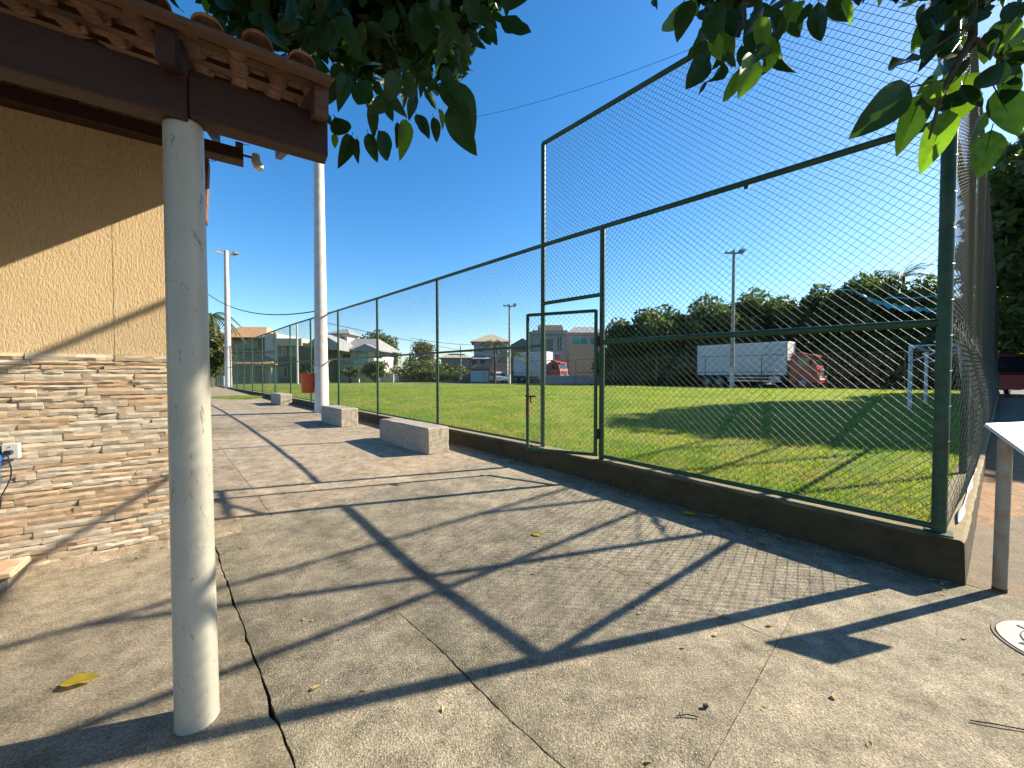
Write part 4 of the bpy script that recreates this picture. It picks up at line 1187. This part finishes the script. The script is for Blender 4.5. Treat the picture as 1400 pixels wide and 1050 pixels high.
def tree(name, label, x, y, z0, h, rx, mat, seed, n=7000, leaf=.17, low=.25, nb=17, trunk=.22, group=None, rz=None, cat='tree'):
    r = random.Random(seed); t = thing(name, label, cat, (x, y, z0), 0, group)
    blobs = []; rz = rz or (h * (1 - low)) / 2; cz = h - rz
    for i in range(nb):
        a2 = 2 * math.pi * i / nb * 1.618 * 2 + r.random(); f = r.uniform(.3, .85); zz = r.uniform(-.75, .75)
        k = math.sqrt(max(.15, 1 - zz * zz)); s = r.uniform(.20, .42)
        blobs.append((math.cos(a2) * rx * f * k, math.sin(a2) * rx * f * k, cz + zz * rz * .8, rx * s, rx * s, min(rx, rz) * s * .9))
    blobs.append((0, 0, cz + rz * .45, rx * .45, rx * .45, rz * .5)); blobs.append((0, 0, cz - rz * .3, rx * .6, rx * .6, rz * .6))
    v, f = crown_arrays(blobs, n, leaf, seed); link('crown', np_mesh('crown', v, f, mat, 4), t)
    mb = MB().tube([(0, 0, -.3), (.1, 0, cz * .35), (0, .1, cz * .8), (0, 0, cz + rz * .4)], [trunk, trunk * .8, trunk * .55, trunk * .2], 9)
    part('trunk', mb, m_bark, t, True)
    for b_ in blobs[:5]:
        part('limb', MB().tube([(0, 0, cz * .5), (b_[0] * .5, b_[1] * .5, (cz * .6 + b_[2]) / 2), b_[:3]], [trunk * .5, trunk * .35, trunk * .1], 6), m_bark, t, True)
    return t
def tpx(px, ytop, Y, wpx, label, mat, seed, n=12000, leaf=.26, low=.05, name='tree', **k):
    q = P(px, 512, Y); z0 = .35; h = P(px, ytop, Y).z - z0
    return tree(name, label, q.x, Y, z0, h, pxw(wpx, Y) / 2 * 1.18, mat, seed, n, leaf, low, **k)
tpx(845, 436, 47, 62, 'bushy tree with pale flowers at the left end of the tree line', m_cr2, 21, low=.0)
tpx(905, 418, 46, 95, 'dark rounded tree left of the white box truck', m_cr1, 22, 16000)
tpx(965, 405, 44, 90, 'dark dense tree right behind the left half of the truck box', m_cr1, 23, 16000)
tpx(1030, 396, 45, 90, 'tall dark tree right of the grey lamp pole', m_cr1, 24, 16000)
tpx(1068, 414, 43, 50, 'sparse brownish tree above the red cab', m_cr3, 25, 7000, .15, .3)
tpx(1128, 388, 41, 90, 'broad dark tree over the right end of the truck', m_cr1, 26, 20000)
tpx(1190, 372, 39, 110, 'tallest broad tree behind the blue netting', m_cr1, 27, 24000)
tpx(1262, 380, 37, 95, 'dark tree behind the corner post', m_cr1, 28, 18000)
tpx(1330, 400, 34, 100, 'dark tree behind the side fence', m_cr1, 29, 14000)
# low bushes under the tree line
for i, (px, yt, Yb, w) in enumerate(((860, 492, 44, 70), (925, 482, 42, 80), (1000, 478, 42, 90), (1145, 470, 36, 80), (1215, 462, 34, 90), (1290, 455, 31, 90))):
    tpx(px, yt, Yb, w, ['low dark bush beside the blue car', 'shaded bush left of the truck', 'shaded bush behind the truck box', 'shaded bush just right of the red cab', 'shaded bush behind the goal', 'shaded bush at the right end of the field'][i], m_cr1, 40 + i, 9000, .26, .0, 'bush', cat='bush', nb=5, trunk=.08)
tpx(518, 452, 74, 56, 'tall grey green tree behind the right end of the white house', m_cr2, 31, 9000, .28, .05)
tpx(575, 464, 66, 44, 'sparse tree with flat clumps left of the pale houses', m_cr3, 32, 3000, .2, .3, nb=6)
tpx(585, 492, 60, 90, 'low olive bushes in front of the distant houses', m_cr2, 33, 8000, .2, .0, 'bush', cat='bush')
tpx(420, 490, 50, 30, 'small dark tree against the dark stone house', m_cr1, 34, 2500, .2, .0)
tpx(478, 500, 52, 22, 'small round tree in the garden of the white house', m_cr2, 35, 1500, .15, .35, nb=5)
tpx(513, 492, 52, 30, 'bushy garden tree beside the white garden wall', m_cr2, 36, 2500, .17, .1)
# dense dark undergrowth below the tree line
bl = []
for i in range(26):
    f = i / 25; px = 835 + 520 * f; Yb = 50 - 14 * f; q = P(px, 512, Yb)
    bl.append((q.x, Yb + 1.5 * math.sin(i * 2.1), .4 + 1.6, 1.9, 1.6, 2.3 + .6 * math.sin(i * 1.7)))
v, f = crown_arrays(bl, 60000, .22, 77)
o = link('undergrowth', np_mesh('undergrowth', v, f, m_cr1, 4)); o['kind'] = 'stuff'; tag(o, 'dense dark undergrowth massed under the tree line beyond the far fence', 'undergrowth')
# shade trees off to the right
tree('tree', 'big dark tree at the right edge beyond the side fence', 22.9, 12.9, .3, 11.2, 5.6, m_cr1, 51, 70000, .22, .05, 22, .3)
tree('tree', 'large tree on the right throwing shade over the lane', 27.5, 10.4, .2, 10.0, 4.2, m_cr1, 52, 18000, .25, .12, 12, .3)
tree('tree', 'tree behind the red van', 30.5, 19.5, .3, 10.0, 4.4, m_cr1, 53, 20000, .25, .02, 12, .3)

def palm(px, ytop, Y, label, fl=2.2, seed=1, trunk_h=None, droopy=.9, nf=16):
    q = P(px, 512, Y); h = P(px, ytop, Y).z - .4 - fl * .35; r = random.Random(seed)
    t = thing('palm_tree', label, 'palm', (q.x, Y, .38)); part('trunk', MB().tube([(0, 0, 0), (.1, 0, h * .5), (0, 0, h)], [.2, .15, .12], 10), m_bark, t, True)
    for k_ in range(nf):
        a2 = 2 * math.pi * k_ / nf + r.random() * .3; e = r.uniform(.2, 1.1); mb = MB(); pts = []
        for i in range(9):
            f = i / 8; d = fl * f * math.cos(e * (1 - f * .4)); zz = fl * (math.sin(e) * f - droopy * f * f * .9); pts.append(Vector((math.cos(a2) * d, math.sin(a2) * d, h + zz)))
        mb.tube(pts, .025, 4)
        side = Vector((-math.sin(a2), math.cos(a2), 0))
        for i in range(1, 9):
            for s_ in (-1, 1):
                for jj in (0, .5):
                    b0 = pts[i - 1].lerp(pts[i], jj); w = .42 * math.sin(math.pi * min(1, (i + jj) / 9.5)) + .1
                    tip = b0 + side * s_ * w * .8 + Vector((0, 0, -w * .6)) + (pts[i] - pts[i - 1]) * .6
                    mb.add([b0, b0 + (pts[i] - pts[i - 1]) * .25, tip], [(0, 1, 2)])
        part('frond', mb, m_cr2 if r.random() < .5 else m_cr1, t)
palm(676, 462, 48, 'drooping palm with pale fronds left of the slim pole', 2.3, 3)
palm(700, 478, 50, 'lower palm right of the slim pole', 2.0, 4)
palm(1232, 366, 38, 'palm crown rising above the tallest tree', 2.4, 5, droopy=.6)
palm(290, 418, 34, 'weeping palm at the far left end of the walkway', 2.6, 6, droopy=1.2, nf=22)
tpx(287, 436, 33, 40, 'dark leafy tree under the weeping palm', m_cr2, 61, 9000, .16, .1)

# ------------------------------------------------------------------ overhanging tree in the foreground
def leaf_mesh(w, fold, curl, wav, mat, petiole=.12):
    n = 9; vs = []; fs = []
    for i in range(n + 1):
        f = i / n; wd = w * (math.sin(math.pi * f ** .8) ** .75) * (1 - .15 * f) if 0 < f < 1 else .004
        z = -curl * f * f; x = f
        wv = wav * math.sin(f * 14)
        vs += [(x, -wd, z + fold * wd + wv * wd), (x, -wd * .5, z + fold * wd * .45), (x, 0, z), (x, wd * .5, z + fold * wd * .45), (x, wd, z + fold * wd - wv * wd)]
    for i in range(n):
        for k_ in range(4): fs.append((i * 5 + k_, i * 5 + k_ + 1, (i + 1) * 5 + k_ + 1, (i + 1) * 5 + k_))
    mb = MB().add(vs, fs); mb.tube([(-petiole, 0, .02), (0, 0, 0), (.5, 0, -curl * .25 - .004)], [.012, .01, .004], 4)
    me = mb.mesh('leaf', mat, True); return me
leafs = [leaf_mesh(.27, .25, .18, .06, m_leaf), leaf_mesh(.24, .5, .32, .10, m_leaf), leaf_mesh(.31, .15, .10, .12, m_leaf), leaf_mesh(.22, .35, .45, .05, m_leaf)]
leafs_b = [leaf_mesh(.27, .25, .18, .06, m_leafb), leaf_mesh(.24, .5, .32, .10, m_leafb), leaf_mesh(.29, .15, .10, .12, m_leafb), leaf_mesh(.22, .35, .45, .05, m_leafb)]
leafs += [leaf_mesh(.21, .3, -.2, .15, m_leaf), leaf_mesh(.25, .7, .5, .12, m_leaf)]
ft = thing('overhanging_tree', 'broad leafed tree whose dark leafy boughs hang into the top of the view', 'tree', (1.6, -2.2, 0))
INV = Vector((1.6, -2.2, 0))
part('trunk', MB().tube([Vector((0, 0, -.1)), Vector((.05, .1, 1.5)), Vector((-.1, .3, 3.2)), Vector((-.2, .8, 4.6))], [.19, .15, .13, .09], 14), m_bark, ft, True)
rl = random.Random(3)
camp = Vector((0, 0, EYE)); nleaf = 0
bright = .16
def put_leaf(b, tp, shape=None, roll=None, mat=None):
    global nleaf
    d = tp - b; L = d.length; xa = d.normalized(); view = (camp - b).normalized()
    na = (view - xa * view.dot(xa)); na = na.normalized() if na.length > 1e-3 else xa.orthogonal()
    na = Matrix.Rotation(roll if roll is not None else rl.uniform(-.8, .8), 3, xa) @ na
    if rl.random() < .5: na = -na
    ya = na.cross(xa)
    M_ = Matrix((xa, ya, na)).transposed().to_4x4()
    me = (leafs_b[rl.randrange(4)] if rl.random() < bright else leafs[rl.randrange(6)])
    o = link('leaf', me, ft); o.matrix_local = Matrix.Translation(b - INV) @ M_ @ Matrix.Scale(L, 4); nleaf += 1
    return o
def zp(x, y, sx, ox, Y): return P(ox + x / sx, y / sx, Y)
CL = [(995,300,815,470),(1045,330,965,525),(1135,390,1045,595),(1110,40,1010,160),(1005,190,938,295),(1030,165,1118,165),(1120,200,1015,275),(1095,262,1008,345),(1215,325,1095,385),
      (1272,398,1190,500),(1285,460,1250,628),(1335,215,1225,345),(1300,320,1395,468),(1290,100,1262,225),(1245,130,1175,195),(1185,130,1160,215),(1350,170,1405,255),(1300,20,1200,60),
      (1150,10,1105,85),(1065,60,1078,145),(1400,100,1335,185),(1222,320,1150,425),(1350,20,1395,85),(1325,230,1385,300),(1090,20,1050,110),(1250,40,1230,140),(1390,150,1330,260),
      (1210,200,1150,300),(1180,300,1235,400),(1395,10,1330,60),(1120,110,1060,200),(1060,290,1100,380),(1160,60,1130,150),(1080,120,1040,220),(1150,250,1090,350),(1340,60,1290,150),(1395,200,1350,300),(1380,60,1345,150),(1230,0,1190,70),(1310,130,1265,215),(1200,260,1165,350),(1370,270,1330,380),(1050,10,1010,90),(1170,150,1110,230)]
for a2, b2, c2, d2 in CL:
    Y = rl.uniform(1.22, 1.42); put_leaf(zp(a2, b2, 2.593, 860, Y), zp(c2, d2, 2.593, 860, Y + rl.uniform(-.05, .05)))
bright = .25
BL = [(100,-5,72,58),(195,5,118,162),(218,0,172,128),(272,30,232,112),(290,80,240,195),(282,200,208,308),(335,220,285,338),(275,290,252,332),(388,245,348,388),(442,195,412,322),
      (512,110,522,308),(370,160,298,232),(398,160,402,228),(480,140,548,205),(640,10,598,98),(672,5,665,164),(705,0,782,78),(755,0,806,62),(560,10,602,130),(350,40,402,152),
      (430,60,425,182),(520,30,542,122),(460,60,492,182),(250,150,272,242),(222,165,212,222),(300,10,330,110),(240,0,215,70),(500,60,560,150),(330,100,370,190),(410,0,380,90),
      (290,120,330,215),(470,150,440,240),(520,180,470,270),(620,0,570,60),(450,0,520,80),(350,180,372,245),(545,60,530,150),(400,90,350,150),(480,20,430,110),(570,80,600,128),(280,50,300,150)]
for a2, b2, c2, d2 in BL:
    Y = rl.uniform(1.95, 2.45); put_leaf(zp(a2, b2, 2.593, 860, Y), zp(c2, d2, 2.593, 860, Y + rl.uniform(-.08, .08)))
AL = [(800,480,850,602),(762,490,790,592),(702,500,670,592),(722,510,714,594),(902,440,902,555),(1002,430,1022,524),(1062,385,1146,564),(1092,300,1182,474),(1102,195,1108,292),(1130,100,1186,196),
      (1190,80,1245,168),(1250,60,1362,132),(1250,-5,1318,22),(1022,400,1046,468),(640,490,640,545),(160,-10,168,58),(40,-20,60,62),(190,90,180,160),(1080,190,1130,260),(960,440,960,520),
      (870,450,880,540),(640,430,690,520),(1040,300,1120,420),(940,420,990,500),(1150,30,1240,100),(600,400,625,470),(430,150,470,190),(380,90,440,150),(330,150,400,210)]
bright = .10
for a2, b2, c2, d2 in AL:
    Y = rl.uniform(2.1, 2.5); put_leaf(zp(a2, b2, 2.692, 220, Y), zp(c2, d2, 2.692, 220, Y + rl.uniform(-.08, .08)))
def lim(px):
    return float(np.interp(px, [275, 300, 390, 400, 412, 425, 470, 560, 630, 655, 690, 720], [30, 62, 75, 60, 60, 110, 165, 165, 120, 60, 20, -20]))
bright = .03
while nleaf < 298:
    px = rl.uniform(280, 700); py = rl.uniform(-60, 165)
    if py > lim(px) - 18: continue
    if 388 < px < 412 and 35 < py < 80: continue
    Y = rl.uniform(1.95, 3.3); b = P(px, py, Y); L = rl.uniform(.15, .22)
    a2 = rl.uniform(-1.0, 1.0); dn = Vector((math.sin(a2), rl.uniform(-.4, .4), -math.cos(a2) * .8)).normalized()
    if P(px, py + 0, Y).z - L < P(px, lim(px), Y).z: L *= .7
    put_leaf(b, b + dn * L)
# fuller crown, mostly out of view, added to shade leaves, column and ground
def leaf_cloud(blobs, n, size, seed):
    q, _ = crown_arrays(blobs, n, size, seed, .9)
    r_ = np.random.default_rng(seed); q = q.reshape(-1, 4, 3); b0 = q[:, 0]; tp = q[:, 2]
    fl_ = b0[:, 2] < tp[:, 2]; b1 = np.where(fl_[:, None], tp, b0); t1 = np.where(fl_[:, None], b0, tp)
    ax = t1 - b1; w = q[:, 1] - (q[:, 0] + q[:, 2]) / 2; w = w / np.linalg.norm(w, axis=1)[:, None] * np.linalg.norm(ax, axis=1)[:, None]
    nn_ = np.cross(ax, w) / np.linalg.norm(ax, axis=1)[:, None]
    T = [(0, 0, 0), (.16, .17, .05), (.42, .26, .09), (.75, .15, .03), (1, 0, -.12), (.75, -.15, .03), (.42, -.26, .09), (.16, -.17, .05), (.3, 0, -.0), (.65, 0, -.03)]
    v = np.stack([b1 + ax * a_ + w * c_ + nn_ * d_ for a_, c_, d_ in T], 1)
    tri = np.array([(0, 8, 1), (1, 8, 2), (2, 8, 9), (2, 9, 3), (3, 9, 4), (0, 7, 8), (7, 6, 8), (6, 9, 8), (6, 5, 9), (5, 4, 9)])
    f = (np.arange(len(v))[:, None, None] * 10 + tri[None]).reshape(-1, 3)
    return v.reshape(-1, 3), f
bl = []
def wpt(px, py, Y): q = P(px, py, Y) - INV; return tuple(q)
for px, py, Y, r_ in ((360, -40, 2.8, .45), (450, -30, 2.7, .5), (530, -35, 2.6, .42), (560, -110, 2.6, .42), (630, -30, 2.5, .26), (575, 20, 2.6, .28), (500, 30, 3.1, .42), (590, 45, 3.1, .36), (380, 15, 3.1, .36), (420, -190, 2.6, .7), (470, -260, 2.4, .7), (330, -190, 2.4, .7)):  # blobs above the frame are added to keep sun and sky off these leaves
    bl.append((*wpt(px, py, Y), r_, r_, r_ * .75))
v, f = leaf_cloud(bl, 5600, .085, 9)
o = link('foliage', np_mesh('foliage', v, f, m_leaf, 3), ft); o['kind'] = 'stuff'
bl = []
for px, py, Y, r_ in ((1015, -75, 2.5, .34), (1085, -130, 2.4, .36), (1430, -110, 1.5, .3), (1280, -105, 3.2, .5), (1350, -110, 3.2, .5), (1300, -190, 3.3, .7)):  # far blobs on the right are added out of view to shade the column
    bl.append((*wpt(px, py, Y), r_, r_, r_ * .7))
v, f = leaf_cloud(bl, 4200, .085, 10)
o = link('foliage', np_mesh('foliage', v, f, m_leaf, 3), ft); o['kind'] = 'stuff'
bl = []
for x, y, z, r_ in ((.6, .2, 5.2, 1.3), (2.2, -.6, 5.6, 1.6), (.2, -1.6, 5.4, 1.6), (2.4, -2.8, 5.8, 1.8), (-1.0, -.4, 5.2, 1.3), (-1.2, -2.8, 5.4, 1.5), (.8, -3.6, 5.6, 1.8), (3.8, -1.6, 5.6, 1.4), (1.2, -1.4, 6.6, 2.0), (.0, 1.6, 5.4, 1.0)):  # unseen crown over and behind the camera, added to block sky light
    bl.append((x - INV.x, y - INV.y, z, r_, r_, r_ * .6))
v, f = leaf_cloud(bl, 16000, .10, 12)
o = link('foliage', np_mesh('foliage', v, f, m_leaf, 3), ft); o['kind'] = 'stuff'
v, f = leaf_cloud([(2.98 - INV.x, 3.02 - INV.y, 5.02, .40, .40, .38), (3.3 - INV.x, 3.1 - INV.y, 5.5, .5, .5, .4)], 900, .09, 15)  # unseen leaf clump added in the sun's path to shade the upper column
o = link('foliage', np_mesh('foliage', v, f, m_leaf, 3), ft); o['kind'] = 'stuff'
# boughs and twigs
def bough(pts, r0, r1):
    pts = [Vector(p_) - INV for p_ in pts]; part('branch', MB().tube(pts, r0, 8, r1=r1), m_bark, ft, True)
tr0 = Vector((1.4, -1.4, 4.6))
bough([tr0, (1.0, .4, 5.0), (.2, 1.8, 5.1), P(520, -90, 2.6), P(540, 60, 2.5)], .07, .008)
bough([(.2, 1.8, 5.1), P(420, -80, 2.6), P(400, 30, 2.6)], .04, .006)
bough([tr0, (1.7, .6, 4.6), P(1010, -120, 2.2), P(1020, 40, 2.2)], .06, .006)
bough([tr0, (2.2, -.2, 4.1), P(1330, -120, 1.4), P(1330, 50, 1.32), P(1290, 120, 1.3), P(1270, 190, 1.3)], .024, .003)
bough([P(1330, 50, 1.32), P(1380, 90, 1.35), P(1390, 150, 1.35)], .006, .003)
bough([P(1290, 110, 1.3), P(1240, 120, 1.3)], .004, .002)
bough([P(1330, 30, 1.32), P(1255, 80, 1.3), P(1225, 90, 1.3)], .005, .002)
bough([P(1020, 20, 2.2), P(985, 90, 2.2)], .006, .003); bough([P(1040, 0, 2.2), P(1040, 60, 2.2)], .006, .003)

# ------------------------------------------------------------------ fallen leaves and twigs
fly = [leaf_mesh(.22, .6, -.15, .1, m_yleaf), leaf_mesh(.28, .4, .2, .2, m_bleaf), leaf_mesh(.30, .3, -.1, .1, m_yleaf)]
def fallen(px, py, size, rot, kind, label):
    v = (525 - py) / FPX; zd = CP * v - SP; yd = CP + SP * v; zg = 0
    for _ in range(4):
        kk = (EYE - zg) / -zd; zg = g(yd * kk)
    q = P(px, py, yd * kk)
    o = link('fallen_leaf', fly[kind]); o.location = (q.x, q.y, zg + .012); o.rotation_euler = (rl.uniform(-.25, .25), rl.uniform(-.15, .15), rot); o.scale = (size,) * 3
    tag(o, label, 'fallen leaf', 'fallen leaves on the concrete')
fallen(82, 940, .16, .25, 0, 'large yellow leaf lying left of the column foot')
fallen(728, 731, .10, -.3, 2, 'yellow leaf lying between the crossing shadow lines in mid walkway')
fallen(934, 703, .14, -.2, 2, 'yellow green leaf near the kerb below the tall mesh panel')
fallen(577, 779, .06, .2, 0, 'tiny yellow leaf on the thick diagonal shadow')
fallen(427, 946, .05, 1.1, 1, 'small tan leaf in the foreground between two joints')
fallen(1056, 733, .12, -.9, 1, 'curled brown leaf in the kerb shade nearest the corner')
fallen(1036, 744, .12, .1, 1, 'flat brown leaf in the kerb shade left of the curled one')
fallen(656, 651, .07, .3, 1, 'small pale leaf on the walkway by the gate')
fallen(690, 632, .12, .3, 2, 'yellowish leaf heap lying at the kerb left of the gate')
fallen(672, 628, .12, -.4, 1, 'brown leaf at the kerb beside the nearest bench')
fallen(720, 640, .11, .9, 1, 'brown leaf at the kerb right under the gate latch')
fallen(850, 708, .10, .4, 2, 'olive leaf at the edge of the kerb shadow')
fallen(898, 688, .07, .4, 1, 'small brown leaf near the kerb below the hinge post')
fallen(300, 922, .05, .4, 1, 'crumpled leaf near the wide joint')
fallen(468, 625, .10, .1, 1, 'pale leaf on the far walkway left of the nearest bench')
# crumbs of leaf and bark blown against the kerb and over the slabs
mb = MB(); rr_ = random.Random(77)
for i in range(620):
    if i < 420: t_ = rr_.uniform(-.1, 9); n_ = 4.34 - abs(rr_.gauss(0, .16))
    else: t_ = rr_.uniform(-3, 7); n_ = rr_.uniform(-1, 4.3)
    x, y = TN(t_, n_); s_ = rr_.uniform(.006, .026); a2 = rr_.uniform(0, 6.28); z = g(y) + .006
    c_, d_ = math.cos(a2) * s_, math.sin(a2) * s_
    mb.add([(x - c_, y - d_, z), (x - d_ * .5, y + c_ * .5, z + s_ * .5), (x + c_, y + d_, z + .002), (x + d_ * .5, y - c_ * .5, z + .001)], [(0, 1, 2, 3)])
o = part('leaf_litter', mb, m_bleaf, None); o['kind'] = 'stuff'; tag(o, 'crumbs of dry leaf and bark scattered along the foot of the kerb', 'leaf litter')
tw = part('fallen_twig', MB().tube([(-.05, 0, .008), (0, .004, .012), (.05, -.006, .008)], .003, 5).tube([(-.02, 0, .01), (-.01, .03, .01)], .002, 4), m_bark, None, loc=(P(940, 985, 1.7).x, 1.70, 0)); tag(tw, 'small forked twig beside the cross joint', 'twig')
sd = part('seed_pod', MB().tube([(-.014, 0, .008), (-.006, 0, .012), (.006, 0, .012), (.014, 0, .008)], [.003, .009, .009, .003], 8), m_bark, None, True, loc=(P(965, 972, 1.75).x, 1.75, 0)); tag(sd, 'small dark seed pod lying right of the twig', 'seed pod')
tw = part('fallen_twig', MB().tube([(-.10, .02, .006), (-.02, 0, .009), (.10, -.03, .006)], .0028, 5), m_bark, None, loc=(P(1365, 992, 1.66).x, 1.66, 0)); tag(tw, 'thin curved twig near the manhole cover', 'twig')
